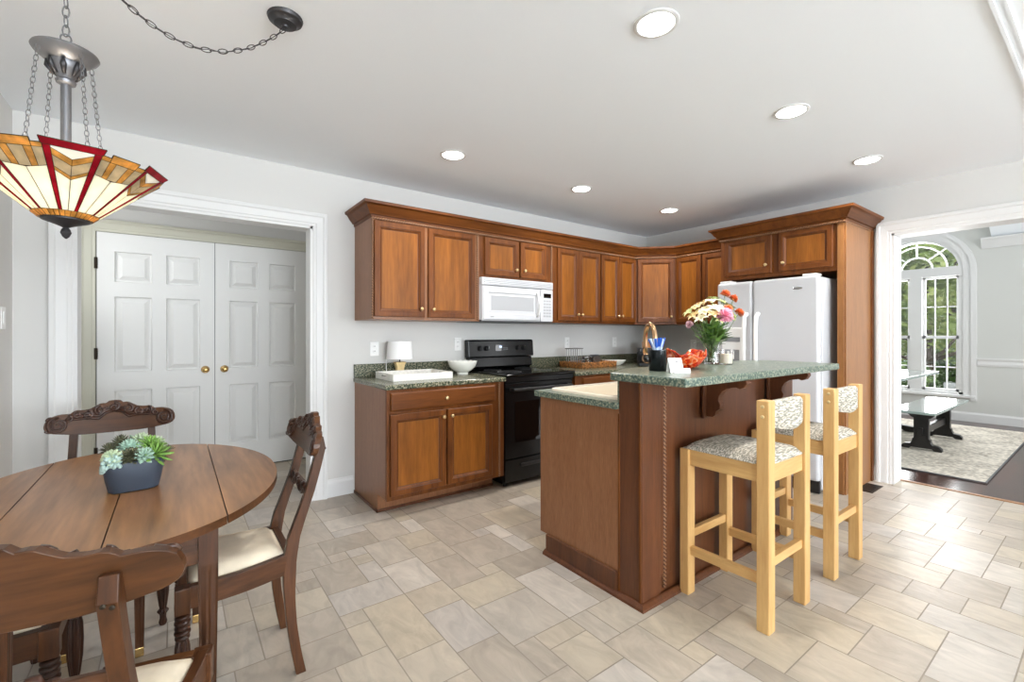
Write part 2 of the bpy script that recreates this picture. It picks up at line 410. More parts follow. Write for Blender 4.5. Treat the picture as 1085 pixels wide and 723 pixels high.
    def build(s, name, mats, parent=None, smooth=False, bevel=0., seg=2, loc=None, normals=True, angle=40):
        me = bpy.data.meshes.new(name); me.from_pydata([tuple(p) for p in s.v], [], s.f)
        if isinstance(mats, str): mats = [mats]
        for k in mats: me.materials.append(M[k])
        me.polygons.foreach_set('material_index', s.m)
        if normals:
            bm = bmesh.new(); bm.from_mesh(me); bmesh.ops.recalc_face_normals(bm, faces=bm.faces); bm.to_mesh(me); bm.free()
        if smooth is True: me.polygons.foreach_set('use_smooth', [True] * len(me.polygons))
        o = bpy.data.objects.new(name, me); C.objects.link(o)
        if parent: o.parent = parent
        if loc is not None: o.location = loc
        if bevel > 0:
            b = o.modifiers.new('bevel', 'BEVEL'); b.width = bevel; b.segments = seg; b.limit_method = 'ANGLE'; b.angle_limit = math.radians(angle)
            b.harden_normals = False
        if smooth == 'auto':
            me.polygons.foreach_set('use_smooth', [True] * len(me.polygons))
            bm = bmesh.new(); bm.from_mesh(me)
            for e in bm.edges:
                if len(e.link_faces) == 2 and e.calc_face_angle(0) > math.radians(38): e.smooth = False
            bm.to_mesh(me); bm.free()
        return o

def tag(o, label, cat, group=None, kind=None):
    o['label'] = label; o['category'] = cat
    if group: o['group'] = group
    if kind: o['kind'] = kind
    return o
def thing(name, label, cat, loc=(0, 0, 0), rotz=0., group=None):
    o = bpy.data.objects.new(name, None); o.empty_display_size = .1; C.objects.link(o)
    o.location = loc; o.rotation_euler = (0, 0, rotz)
    return tag(o, label, cat, group)
def struct(o, label=None, cat=None):
    o['kind'] = 'structure'
    if label: o['label'] = label
    if cat: o['category'] = cat
    return o
def dup(root, loc, rotz, label, group=None):
    r = root.copy(); C.objects.link(r); r.location = loc; r.rotation_euler = (0, 0, rotz); r['label'] = label
    if group: r['group'] = group
    for ch in list(root.children):
        c = ch.copy(); C.objects.link(c); c.parent = r
        for g in ch.children:
            d = g.copy(); C.objects.link(d); d.parent = c
    return r
def relabel(o, label): o['label'] = label; return o
emit('bulb_glow', (1.0, .9, .75, 1), 6.0)
def art_glass(key):
    m, nt, b = new_mat(key); setb(b, Roughness=.06, Coat_Weight=.4, Transmission_Weight=.3)
    tc = nt.nodes.new('ShaderNodeTexCoord'); n = nt.nodes.new('ShaderNodeTexNoise'); n.inputs['Scale'].default_value = 26; n.inputs['Detail'].default_value = 3; n.inputs['Distortion'].default_value = 1.5
    nt.links.new(tc.outputs['Object'], n.inputs['Vector'])
    r = nt.nodes.new('ShaderNodeValToRGB'); e = r.color_ramp.elements
    e[0].position = .34; e[0].color = rgb(168, 24, 12); e[1].position = .72; e[1].color = rgb(255, 210, 170)
    for p, c in ((.45, rgb(224, 60, 22)), (.56, rgb(246, 120, 44))): x = e.new(p); x.color = c
    nt.links.new(n.outputs['Fac'], r.inputs['Fac']); nt.links.new(r.outputs['Color'], b.inputs['Base Color']); M[key] = m
art_glass('art_glass')
# ------------------------------------------------------------------ the setting
YA, XB, ZC = 3.641, 4.823, 2.485      # back wall, right wall, ceiling
XL, YR = -0.72, -5.50                 # left wall, rear wall
X2 = 5.0                              # far face of the right wall
# floor: modular slate-look tiles on a 0.1 m grid, one mesh, each tile with its own tone
def build_floor():
    u = .1016; x0, x1, y0, y1 = XL - .12, 5.01, YR - .05, 5.0
    nx, ny = int((x1 - x0) / u) + 1, int((y1 - y0) / u) + 1
    rnd = random.Random(11); used = [[False] * ny for _ in range(nx)]
    sizes = [(3, 2), (2, 3), (2, 2), (4, 3), (3, 3), (4, 2), (2, 4), (1, 1), (2, 1), (1, 2)]
    wts = [6, 4, 4, 2, 3, 3, 1.5, .5, .5, .4]
    mb = MB(); tones = []; g = .0024
    for j in range(ny):
        for i in range(nx):
            if used[i][j]: continue
            for _ in range(30):
                w, h = rnd.choices(sizes, wts)[0]
                if i + w <= nx and j + h <= ny and not any(used[a][b] for a in range(i, i + w) for b in range(j, j + h)): break
            else: w, h = 1, 1
            for a in range(i, i + w):
                for b in range(j, j + h): used[a][b] = True
            ax, ay, bx, by = x0 + i * u, y0 + j * u, min(x1, x0 + (i + w) * u), min(y1, y0 + (j + h) * u)
            if bx - ax < .01 or by - ay < .01: continue
            mb.add([(ax + g, ay + g, 0), (bx - g, ay + g, 0), (bx - g, by - g, 0), (ax + g, by - g, 0)], [(0, 1, 2, 3)], 0)
            tones += [(rnd.random(), rnd.random(), rnd.random(), 1)] * 4
    mb.box(x0, x1, y0, y1, -.12, -.0012, 1)
    tones += [(.5, .5, .5, 1)] * 8
    o = mb.build('floor', ['floor_tile', 'grout'], normals=False)
    ca = o.data.color_attributes.new('tone', 'FLOAT_COLOR', 'POINT')
    for k, t in enumerate(tones): ca.data[k].color = t
    return struct(o)
build_floor()
struct(MB().box(5.01, 9.4, -2.1, 3.8, -.12, -.001).build('floor_dining', 'hardwood'))
struct(MB().box(4.985, 5.03, -.38, 1.17, -.02, .006).build('trim_12', 'walnut_top', bevel=.004))
struct(MB().box(XL - .12, X2, YR - .12, 5.1, ZC, ZC + .12).build('ceiling', 'ceiling_paint'))
# thin pair of mouldings where the kitchen ceiling meets the breakfast bay's
struct(MB().box(XL, XB, .292, .304, ZC - .008, ZC).box(XL, XB, .262, .270, ZC - .006, ZC).build('trim_11', 'ceiling_paint'))
# back wall with the cased opening into the hall
OX0, OX1, OZ = -.476, .828, 2.06
w = MB().box(XL - .12, OX0, YA, YA + .12, 0, ZC).box(OX1, XB + .18, YA, YA + .12, 0, ZC).box(OX0, OX1, YA, YA + .12, OZ, ZC)
struct(w.build('wall_back', 'wall_paint'))
# left wall
struct(MB().box(XL - .12, XL, YR - .12, YA, 0, ZC).build('wall_left', 'wall_paint'))
# right wall with the cased opening into the dining room
DY0, DY1, DZ = -.38, 1.17, 2.092
w = MB().box(XB, X2, DY1, YA, 0, ZC).box(XB, X2, YR, DY0, 0, ZC).box(XB, X2, DY0, DY1, DZ, ZC)
struct(w.build('wall_right', 'wall_paint'))
# rear wall behind the camera, with two wide windows
RW = ((-0.6, 1.8), (2.2, 4.6))
w = MB().box(XL - .12, X2, YR - .12, YR, 0, .45).box(XL - .12, X2, YR - .12, YR, 2.3, ZC)
for a, b in ((XL - .12, RW[0][0]), (RW[0][1], RW[1][0]), (RW[1][1], X2)): w.box(a, b, YR - .12, YR, .45, 2.3)
struct(w.build('wall_rear', 'wall_paint'))
for n, (a, b) in enumerate(RW):
    w = MB()
    for x in (a, (a + b) / 2 - .03, b - .06): w.box(x, x + .06, YR - .1, YR - .04, .45, 2.3)
    for z in (.45, 1.35, 2.24): w.box(a, b, YR - .1, YR - .04, z, z + .06)
    for k in range(1, 6):
        x = a + (b - a) * k / 6; w.box(x - .01, x + .01, YR - .09, YR - .06, .45, 2.3)
    for z in (1.05, 1.85): w.box(a, b, YR - .09, YR - .06, z - .01, z + .01)
    struct(w.build('window_%d' % (n + 2), 'white_trim'))
# hall behind the cased opening
HY = 4.94
struct(MB().box(XL - .12, 1.5, HY, HY + .12, 0, ZC).build('wall_hall_back', 'wall_paint'))
struct(MB().box(1.38, 1.5, YA + .12, HY, 0, ZC).build('wall_hall_right', 'wall_paint'))
w = MB().box(XL - .12, XL, YA + .12, 3.95, 0, ZC).box(XL - .12, XL, 4.75, HY, 0, ZC).box(XL - .12, XL, 3.95, 4.75, 2.3, ZC).box(XL - .12, XL, 3.95, 4.75, 0, 1.5)
struct(w.build('wall_hall_left', 'wall_paint'))
# casing profile: (distance from the opening edge, projection)
CAS = [(0, 0), (0, .012), (.006, .016), (.02, .016), (.026, .020), (.07, .024), (.078, .030), (.098, .030), (.102, .024), (.102, 0)]
def casing(name, mat, jambs, head, face, depth_dir, axis, floor_z=0.):
    # jambs = (a0, a1) opening edges along the axis; axis 'x': casing on a wall of constant y
    mb = MB(); a0, a1 = jambs
    def P(a, d, z): return (a, face + depth_dir * d, z) if axis == 'x' else (face + depth_dir * d, a, z)
    L = []
    for a, z, sa, sz in ((a0, floor_z, -1, 0), (a0, head, -1, 1), (a1, head, 1, 1), (a1, floor_z, 1, 0)):
        L.append([P(a + sa * q, d, z + sz * q) for q, d in CAS])
    mb.rings(L)
    return struct(mb.build(name, mat))
casing('trim_1', 'white_trim', (OX0, OX1), OZ, YA, -1, 'x')
struct(MB().box(OX0, OX0 + .018, YA - .012, YA + .13, 0, OZ).box(OX1 - .018, OX1, YA - .012, YA + .13, 0, OZ).box(OX0, OX1, YA - .012, YA + .13, OZ - .018, OZ).build('trim_2', 'white_trim'))
casing('trim_3', 'white_trim', (DY0, DY1), DZ, XB, -1, 'y')
struct(MB().box(XB - .012, X2 + .012, DY0, DY0 + .018, 0, DZ).box(XB - .012, X2 + .012, DY1 - .018, DY1, 0, DZ).box(XB - .012, X2 + .012, DY0, DY1, DZ - .018, DZ).build('trim_4', 'white_trim'))
casing('trim_5', 'hall_trim_tint', (-.515, 1.075), 2.083, HY, -1, 'x')
# baseboards
BB = [(0, 0), (.016, 0), (.016, .105), (.012, .118), (.008, .122), (.006, .135), (0, .135)]
def baseboard(name, path, flip=1, mat='white_trim'): return struct(MB().sweep(path, BB, 0, flip).build(name, mat))
baseboard('baseboard_back', [(OX1 + .103, YA), (1.13, YA)])
baseboard('baseboard_left', [(XL, YR), (XL, YA)], 1)
baseboard('baseboard_back_left', [(XL, YA), (OX0 - .103, YA)])
baseboard('baseboard_right', [(XB, 1.302), (XB, DY1 + .103)], 1)
baseboard('baseboard_hall', [(XL, YA + .12), (XL, HY)], 1)
# double six-panel doors at the back of the hall
def six_panel_door(name, x0, x1, hinge_left):
    y = HY - .012; z0, z1 = .012, 2.078; mb = MB()
    st, mid, W = .108, .095, x1 - x0
    cols = ((x0 + st, x0 + (W - mid) / 2), (x0 + (W + mid) / 2, x1 - st))
    rows = ((.24, .79), (.94, 1.56), (1.68, 1.93))
    mb.box(x0, x1, y + .007, y + .011, z0, z1)
    mb.box(x0, x0 + st, y - .012, y + .007, z0, z1).box(x1 - st, x1, y - .012, y + .007, z0, z1).box(cols[0][1], cols[1][0], y - .012, y + .007, z0, z1)
    zz = [z0] + [v for r in rows for v in r] + [z1]
    for c in cols:
        for k in range(0, len(zz), 2): mb.box(c[0], c[1], y - .012, y + .007, zz[k], zz[k + 1])
        for r in rows:
            mb.panel(c[0], c[1], r[0], r[1], y, [(0, -.0119, 0), (.007, .006, 0), (.016, .006, 0), (.050, -.010, 0), (.054, -.010, 0)], back=False)
    d = struct(mb.build(name, 'door_paint'))
    kx = x1 - .07 if hinge_left else x0 + .07
    k = MB().lathe([(.031, 0), (.033, -.004), (.026, -.009), (.012, -.013), (.011, -.028), (.022, -.036), (.028, -.048), (.025, -.062), (.012, -.068), (.004, -.069)], 20, (kx, y - .012, .935), 0, ax='y')
    k.build('door_knob', 'brass', d, smooth=True)['label'] = 'round brass knob'
    hx = x0 - .004 if hinge_left else x1 + .004
    for z in (.25, 1.05, 1.78):
        MB().lathe([(.008, z), (.008, z + .09)], 10, (hx, y - .012, 0)).box(hx - .012, hx + .012, y - .012, y - .006, z, z + .09).build('hinge', 'hinge_metal', d)
    return d
six_panel_door('door_1', -.508, .286, True)
six_panel_door('door_2', .291, 1.068, False)
struct(MB().box(-.52, 1.08, HY - .004, HY, 0, 2.085).build('door_gap_shade', 'dark_gap'))  # near-black sheet standing in for shade in the door gaps

# ---- dining room
DX, DC = 9.15, 3.2
WY0, WY1, WC, SPR = 1.40, 2.46, 1.93, 2.18        # window opening
AR = (WY1 - WY0) / 2
mb = MB().box(DX, DX + .15, -2.1, WY0, 0, DC).box(DX, DX + .15, WY1, 3.8, 0, DC).box(DX, DX + .15, WY0, WY1, 0, .36)
N = 24
for k in range(N):
    a, b = PI - PI * k / N, PI - PI * (k + 1) / N
    pts = [(WC + AR * math.cos(a), SPR + AR * math.sin(a)), (WC + AR * math.cos(b), SPR + AR * math.sin(b))]
    mb.prism([pts[0], pts[1], (pts[1][0], DC), (pts[0][0], DC)], 'x', DX, DX + .15)
struct(mb.build('wall_dining_window', 'dining_paint'))
struct(MB().box(X2, DX + .15, 3.68, 3.8, 0, DC).build('wall_dining_back', 'dining_paint'))
mb = MB().box(X2, 5.9, -2.1, -1.98, 0, DC).box(8.3, DX, -2.1, -1.98, 0, DC).box(5.9, 8.3, -2.1, -1.98, 0, .5).box(5.9, 8.3, -2.1, -1.98, 2.4, DC)
struct(mb.build('wall_dining_side', 'dining_paint'))
struct(MB().box(X2 - .16, DX + .15, -2.1, 3.8, DC, DC + .1).box(X2 - .06, X2, -2.1, 3.8, ZC + .12, DC).build('ceiling_dining', 'ceiling_paint'))
# sloped ceiling side of the dining tray, beside the arch
struct(MB().prism([(DX, 2.6), (DX, DC), (DX - 1.0, DC)], 'y', -1.98, 1.12).build('ceiling_dining_slope', 'ceiling_paint'))
struct(MB().sweep([(DX, 1.22), (DX, -1.98)], [(0, 2.455), (.012, 2.455), (.02, 2.48), (.06, 2.55), (.085, 2.58), (.09, 2.60), (0, 2.60)], 0, 1).build('trim_7', 'white_trim'))
struct(MB().sweep([(DX, 1.26), (DX, -1.98)], [(0, .80), (.012, .80), (.018, .83), (.014, .87), (.028, .895), (.028, .912), (0, .912)], 0, 1).build('trim_8', 'white_trim'))
baseboard('baseboard_dining', [(DX, 3.68), (DX, -1.98)], 1)
# arched window casing (stepped), stool and apron
def arch_band(r0, r1, x0, x1, zlow, n=28):
    L = []
    pts = [(WC - 1, zlow)]
    path = [(-1, None)] + [(PI - PI * k / n, 1) for k in range(n + 1)] + [(1, None)]
    for a, arc in path:
        ring = []
        for r, x in ((r0, x0), (r1, x0), (r1, x1), (r0, x1)):
            if arc is None: ring.append((x, WC + a * r, zlow))
            else: ring.append((x, WC + r * math.cos(a), SPR + r * math.sin(a)))
        L.append(ring)
    return L
mb = MB().rings(arch_band(AR - .005, AR + .075, DX - .018, DX, .36)).rings(arch_band(AR + .075, AR + .135, DX - .03, DX, .30))
struct(mb.build('trim_9', 'white_trim'))
win = MB().rings(arch_band(AR - .05, AR, DX - .005, DX + .12, .38)).box(DX - .005, DX + .12, WY0, WY1, .36, .41)
win.box(DX, DX + .11, WC - .07, WC + .07, .40, 2.12).box(DX - .01, DX + .11, WY0 + .01, WY1 - .01, 2.115, 2.25)
win = struct(win.build('window_1', 'white_trim'))
struct(MB().box(DX - .05, DX + .02, WY0 - .13, WY1 + .13, .335, .375).build('trim_10', 'white_trim', bevel=.006))
for y0, y1 in ((WY0 + .05, WC - .07), (WC + .07, WY1 - .05)):
    for z0, z1, dx, zb in ((.41, 1.215, .03, .765), (1.195, 2.115, .06, 1.665)):
        s = MB()
        x0, x1 = DX + dx, DX + dx + .028
        s.box(x0, x1, y0, y0 + .035, z0, z1).box(x0, x1, y1 - .035, y1, z0, z1).box(x0, x1, y0, y1, z0, z0 + .035).box(x0, x1, y0, y1, z1 - .03, z1)
        for k in (1, 2):
            y = y0 + (y1 - y0) * k / 3; s.box(x0 + .004, x1 - .004, y - .007, y + .007, z0, z1)
        s.box(x0 + .004, x1 - .004, y0, y1, zb - .007, zb + .007)
        sash = s.build('sash', 'white_trim', win)
        MB().box(x0 + .012, x0 + .015, y0 + .03, y1 - .03, z0 + .03, z1 - .025).build('pane', 'window_glass', sash)
s = MB()
SZ, R0 = 2.25, AR - .05
for r in (.18, .345):
    s.tube([(DX + .06, WC + r * math.cos(PI * k / 20), SZ + r * math.sin(PI * k / 20)) for k in range(21)], .011, 6)
for a in (PI / 4, PI / 2, 3 * PI / 4):
    s.tube([(DX + .06, WC + .18 * math.cos(a), SZ + .18 * math.sin(a)), (DX + .06, WC + R0 * math.cos(a), SZ - .05 + R0 * math.sin(a))], .011, 6)
fan = s.build('fanlight', 'white_trim', win)
L = [(WC + R0 * math.cos(PI * k / 20), SPR + .03 + (R0) * math.sin(PI * k / 20)) for k in range(21)]
MB().prism(L, 'x', DX + .075, DX + .078).build('pane', 'window_glass', fan)

# ---- outside the arched window
o = MB().box(9.6, 40, -20, 26, -.7, -.6).build('lawn', 'lawn'); struct(o)
def leaf_cloud(mb, blobs, n, size, rnd):
    tot = sum(b[3] ** 2 for b in blobs)
    for cx, cy, cz, r in blobs:
        for _ in range(int(n * r * r / tot)):
            u = rnd.uniform(-1, 1); t = rnd.uniform(0, 2 * PI); q = r * (rnd.random() ** .35); s = math.sqrt(1 - u * u)
            p = Vector((cx + q * s * math.cos(t), cy + q * s * math.sin(t), cz + q * u * .8))
            a = Vector((rnd.gauss(0, 1), rnd.gauss(0, 1), rnd.gauss(0, .6))).normalized(); b = a.cross(Vector((rnd.gauss(0, 1), rnd.gauss(0, 1), rnd.gauss(0, 1)))).normalized()
            k = size * rnd.uniform(.6, 1.3)
            mb.add([p - a * k, p + b * k * .45, p + a * k, p - b * k * .45], [(0, 1, 2, 3)])
def tree(x, y, h, r, mat, label, seed, n=5200, size=.13, low=.25, group='trees beyond the arched window'):
    rnd = random.Random(seed); t = thing('garden_tree', label, 'tree', (x, y, -.6), 0, group)
    tr = MB().tube([(0, 0, 0), (.05, .03, h * .3), (-.06, .05, h * .6), (0, 0, h * .9)], [.14, .11, .08, .03], 8)
    for k in range(7):
        a = rnd.uniform(0, 2 * PI); z = h * rnd.uniform(.25, .75); l = r * rnd.uniform(.6, .95)
        tr.tube([(0, 0, z), (l * .5 * math.cos(a), l * .5 * math.sin(a), z + .25), (l * math.cos(a), l * math.sin(a), z + .35 + rnd.uniform(0, .4))], [.05, .035, .012], 6)
    tr.build('trunk', 'bark', t)
    bl = [(rnd.uniform(-.5, .5) * r, rnd.uniform(-.6, .6) * r, h * rnd.uniform(low, .95), r * rnd.uniform(.4, .65)) for _ in range(12)]
    m = MB(); leaf_cloud(m, bl, n, size, rnd); m.build('foliage', mat, t, normals=False)
tree(13.6, 2.65, 4.4, 1.5, 'foliage_bright', 'yellow-green leafy tree nearest beyond the arched window', 3, 6000, .11)
tree(17.3, 4.2, 5.4, 1.8, 'foliage_bright', 'pale leafy tree second from the arched window, further left', 4, 6000, .14)
tree(21.5, 3.6, 7.0, 2.2, 'foliage_deep', 'taller deep green tree standing behind the two pale ones', 5, 7000, .17)
tree(27.5, 6.0, 9.5, 3.2, 'foliage_deep', 'tall dark tree furthest back beyond the fanlight', 6, 8000, .24)
def shrub(x, y, h, r, label, seed):
    rnd = random.Random(seed); t = thing('garden_shrub', label, 'shrub', (x, y, -.6), 0, 'shrubs beyond the arched window')
    st = MB()
    for k in range(6):
        a = 2 * PI * k / 6; st.tube([(0, 0, 0), (.25 * r * math.cos(a), .25 * r * math.sin(a), h * .4), (.5 * r * math.cos(a), .5 * r * math.sin(a), h * .7)], [.03, .02, .01], 5)
    st.build('stems', 'bark', t)
    m = MB(); leaf_cloud(m, [(rnd.uniform(-.4, .4) * r, rnd.uniform(-.4, .4) * r, h * rnd.uniform(.3, .8), r * .55) for _ in range(8)], 2200, .1, rnd)
    m.build('foliage', 'foliage_deep', t, normals=False)
shrub(11.9, 2.75, 1.3, .7, 'dark green shrub low in the left-hand panes of the window', 8)
shrub(15.3, 2.4, 1.9, .9, 'dark green shrub low in the right-hand panes of the window', 9)
shrub(19.6, 2.5, 2.2, .8, 'dark shrub set further back between the two nearer shrubs', 10)
t = thing('garden_chair', 'small pale grey garden seat seen through the lowest right-hand panes', 'chair', (11.0, 1.72, -.6))
mb = MB().box(-.03, .02, -.22, .22, .42, 1.0); mb.build('backrest', 'patio_grey', t, bevel=.02)
MB().box(-.45, 0, -.23, .23, .38, .43).build('seat', 'patio_grey', t, bevel=.015)
for x in (-.42, -.03):
    for y in (-.2, .2): MB().box(x - .02, x + .02, y - .02, y + .02, 0, .38).build('leg', 'patio_grey', t)
# ------------------------------------------------------------------ cabinets
# every unit: local x to the right seen from the front, front towards local -y, back at y = 0
DR = [(0, 0, 0), (0, -.017, 0), (.004, -.021, 0), (.038, -.021, 0), (.0405, -.017, 1), (.044, -.0175, 0), (.055, -.009, 0), (.0585, -.008, 1), (.060, -.009, 2)]
DRAW = [(0, 0, 0), (0, -.014, 0), (.006, -.020, 0), (.012, -.021, 0)]
def knob(parent, x, y, z, label=None):
    MB().lathe([(.0075, 0), (.006, -.006), (.0055, -.012), (.012, -.018), (.0145, -.023), (.012, -.029), (.004, -.031)], 14, (x, y, z), 0, ax='y').build('knob', 'pale_brass', parent, smooth=True)
def cab_door(parent, x0, x1, z0, z1, y, knob_at=None, name='door'):
    d = MB().panel(x0, x1, z0, z1, y, DR).build(name, ['cherry', 'glaze', 'cherry_panel'], parent, normals=True)
    if knob_at: knob(d, knob_at[0], y - .021, knob_at[1])
    return d
def cab_drawer(parent, x0, x1, z0, z1, y, kx=None):
    d = MB().panel(x0, x1, z0, z1, y, DRAW).build('drawer', ['cherry_h'], parent)
    if kx is not None: knob(d, kx, y - .021, (z0 + z1) / 2)
    return d
def rope_strip(parent, x, z0, z1, y, p1=None):
    p0 = (x, y, z0); q = p1 or (x, y, z1)
    return MB().rope(p0, q, .0078, .019).build('rope_trim', ['rope_wood', 'glaze'], parent, smooth=True)

UZ0, UZ1, UD = 1.36, 2.10, .39
def upper(label, loc, rot, W, doors, z0=UZ0, z1=UZ1, ropes=(), depth=UD, end=False):
    t = thing('upper_cabinet', label, 'cabinet', loc, rot, 'upper kitchen cabinets')
    MB().box(0, W, -depth, 0, z0, z1).build('body', 'cherry_end_glare' if end else 'cherry', t, bevel=.002)
    for x0, x1, kx in doors: cab_door(t, x0, x1, z0 + .022, z1 - .022, -depth - .0005, (kx, z0 + .085) if kx else None)
    for x in ropes: rope_strip(t, x, z0, z1, -depth - .003)
    return t
upper('tall two-door cherry wall cabinet at the free end, left of the microwave', (1.142, YA - .002, 0), 0, .918, ((.012, .412, .375), (.440, .868, .477)), ropes=(.004, .897), end=True)
upper('short two-door cherry wall cabinet directly above the white microwave', (2.060, YA - .002, 0), 0, .798, ((.047, .407, .370), (.428, .740, .465)), z0=1.735)
upper('two-door cherry wall cabinet just right of the microwave', (2.858, YA - .002, 0), 0, .675, ((.080, .360, .334), (.363, .668, .390)), ropes=(.009,))
upper('two-door cherry wall cabinet between the corner unit and the one beside the microwave', (3.534, YA - .002, 0), 0, .566, ((.010, .288, .262), (.292, .560, .318)))
# diagonal corner unit: pentagon body, door on the slanted face
t = thing('corner_cabinet', 'diagonal single-door cherry wall cabinet filling the corner', 'cabinet', (XB - .002, YA - .002, 0), 0, 'upper kitchen cabinets')
cx0, cy0 = 4.100 - XB, -UD
px, py = -.41, 2.935 - YA
MB().prism([(0, 0), (cx0, 0), (cx0, cy0), (px, py), (0, py)], 'z', UZ0, UZ1).build('body', 'cherry', t, bevel=.002)
dl = math.hypot(px - cx0, py - cy0); da = math.atan2(py - cy0, px - cx0)
d = MB().panel(.03, dl - .03, UZ0 + .022, UZ1 - .022, 0, DR).build('door', ['cherry', 'glaze', 'cherry_panel'], t, loc=(cx0, cy0, 0)); d.rotation_euler = (0, 0, da)
knob(d, dl - .06, -.021, UZ0 + .085)
upper('two-door cherry wall cabinet on the fridge wall, between corner unit and fridge', (XB - .002, 2.935, 0), -PI / 2, .625, ((.010, .300, None), (.312, .600, None)), depth=.41)
# crown moulding along the wall units
CR = [(-.02, 0), (.0, 0), (.004, .004), (.006, .018), (.018, .022), (.022, .034), (.034, .044), (.052, .074), (.060, .084), (.072, .088), (.075, .106), (-.02, .106)]
def crown(label, path, z, rope_path, flip=1):
    t = thing('crown_molding', label, 'molding', (0, 0, 0), 0)
    MB().sweep(path, [(o, z + h) for o, h in CR], 0, flip).build('molding', 'cherry_h', t, smooth='auto')
    for a, b in zip(rope_path[:-1], rope_path[1:]):
        MB().rope((a[0], a[1], z - .006), (b[0], b[1], z - .006), .0085, .020).build('rope_trim', ['rope_wood', 'glaze'], t, smooth=True)
    return t
yf = YA - UD - .002; k = [(1.140, YA), (1.140, yf), (4.099, yf), (4.412, 2.934), (4.412, 2.40)]
crown('long cherry crown moulding running over the wall cabinets into the corner', k, 2.100, [(1.140, yf - .008), (4.097, yf - .008), (4.405, 2.932), (4.405, 2.42)])
# refrigerator surround: tall right panel with front stile, left panel, bridge cabinet
FX, FY0, FY1, FZ0, FZ1 = 4.191, 1.307, 2.306, 1.755, 2.135
t = thing('fridge_cabinet', 'two-door cherry cabinet bridging over the white refrigerator with its tall side panels', 'cabinet', (XB - .002, FY1, 0), -PI / 2)
dpt = XB - FX; Wd = FY1 - FY0
MB().box(0, Wd, -dpt, 0, FZ0, FZ1).build('body', 'cherry', t, bevel=.002)
MB().box(Wd - .022, Wd, -dpt, 0, 0, FZ0).box(Wd - .044, Wd, -dpt - .018, -dpt, 0, FZ1).box(Wd + .0005, Wd + .010, -dpt, 0, 0, FZ1).build('side_panel', 'cherry_side', t, bevel=.002)
MB().box(Wd + .0005, Wd + .020, -.06, 0, 0, FZ1).build('scribe_molding', 'cherry', t, bevel=.003)
MB().box(0, .022, -dpt, 0, 0, FZ0).build('side_panel', 'cherry', t, bevel=.002)
cab_door(t, .050, .466, FZ0 + .035, FZ1 - .012, -dpt - .0005, (.425, FZ0 + .105))
cab_door(t, .524, .926, FZ0 + .035, FZ1 - .012, -dpt - .0005, (.566, FZ0 + .105))
crown('short cherry crown moulding standing out over the refrigerator cabinet', [(XB - .30, FY1 + .002), (FX - .022, FY1 + .002), (FX - .022, FY0 - .012), (XB - .002, FY0 - .012)], 2.136, [(FX - .028, FY1), (FX - .028, FY0 - .006), (XB - .05, FY0 - .006)], 1)

# base cabinets -----------------------------------------------------------
BZ, BD = .872, .656
def toe_side(x0, x1, depth=BD, toe=.145, h=.125): return [(0, 0), (-depth + toe, 0), (-depth + toe, h), (-depth, h), (-depth, BZ), (0, BZ)]
t = thing('base_cabinet', 'cherry base cabinet with one wide drawer over two doors, left of the black range', 'cabinet', (1.142, YA, 0), 0, 'base kitchen cabinets')
MB().prism(toe_side(0, 0), 'x', 0, .972).build('body', 'cherry_end_glare', t, bevel=.002)
MB().box(.001, .972, -BD - .018, -BD, .118, BZ).build('face_frame', 'cherry', t, bevel=.002)
yb = -BD - .0185
cab_drawer(t, .026, .880, .728, .852, yb, .44)
cab_door(t, .022, .446, .150, .704, yb, (.418, .655)); cab_door(t, .456, .850, .150, .704, yb, (.484, .655))
rope_strip(t, .925, .125, BZ, yb - .003)
MB().box(-.012, .972, -BD + .133, -BD + .145, 0, .02).box(-.012, 0, -BD + .133, 0, 0, .02).build('base_shoe', 'cherry_red', t, bevel=.003)
t = thing('base_cabinet', 'cherry base cabinet right of the range, its drawer showing above the island sink', 'cabinet', (2.905, YA, 0), 0, 'base kitchen cabinets')
MB().prism(toe_side(0, 0), 'x', 0, 1.19).build('body', 'cherry', t, bevel=.002)
MB().box(0, 1.19, -BD - .018, -BD, .118, BZ).build('face_frame', 'cherry', t, bevel=.002)
cab_drawer(t, .085, .56, .728, .852, yb, None); cab_drawer(t, .61, 1.10, .728, .852, yb, None)
cab_door(t, .085, .56, .150, .704, yb, (.53, .655)); cab_door(t, .61, 1.10, .150, .704, yb, (.64, .655))
t = thing('base_cabinet', 'cherry base cabinet along the fridge wall behind the island', 'cabinet', (XB, YA, 0), -PI / 2, 'base kitchen cabinets')
MB().prism(toe_side(0, 0), 'x', 0, 1.315).build('body', 'cherry', t, bevel=.002)
MB().box(.70, 1.315, -BD - .018, -BD, .118, BZ).build('face_frame', 'cherry', t, bevel=.002)
cab_drawer(t, .73, 1.29, .728, .852, yb, 1.01)
cab_door(t, .73, 1.005, .150, .704, yb, (.98, .655)); cab_door(t, 1.015, 1.29, .150, .704, yb, (1.04, .655))
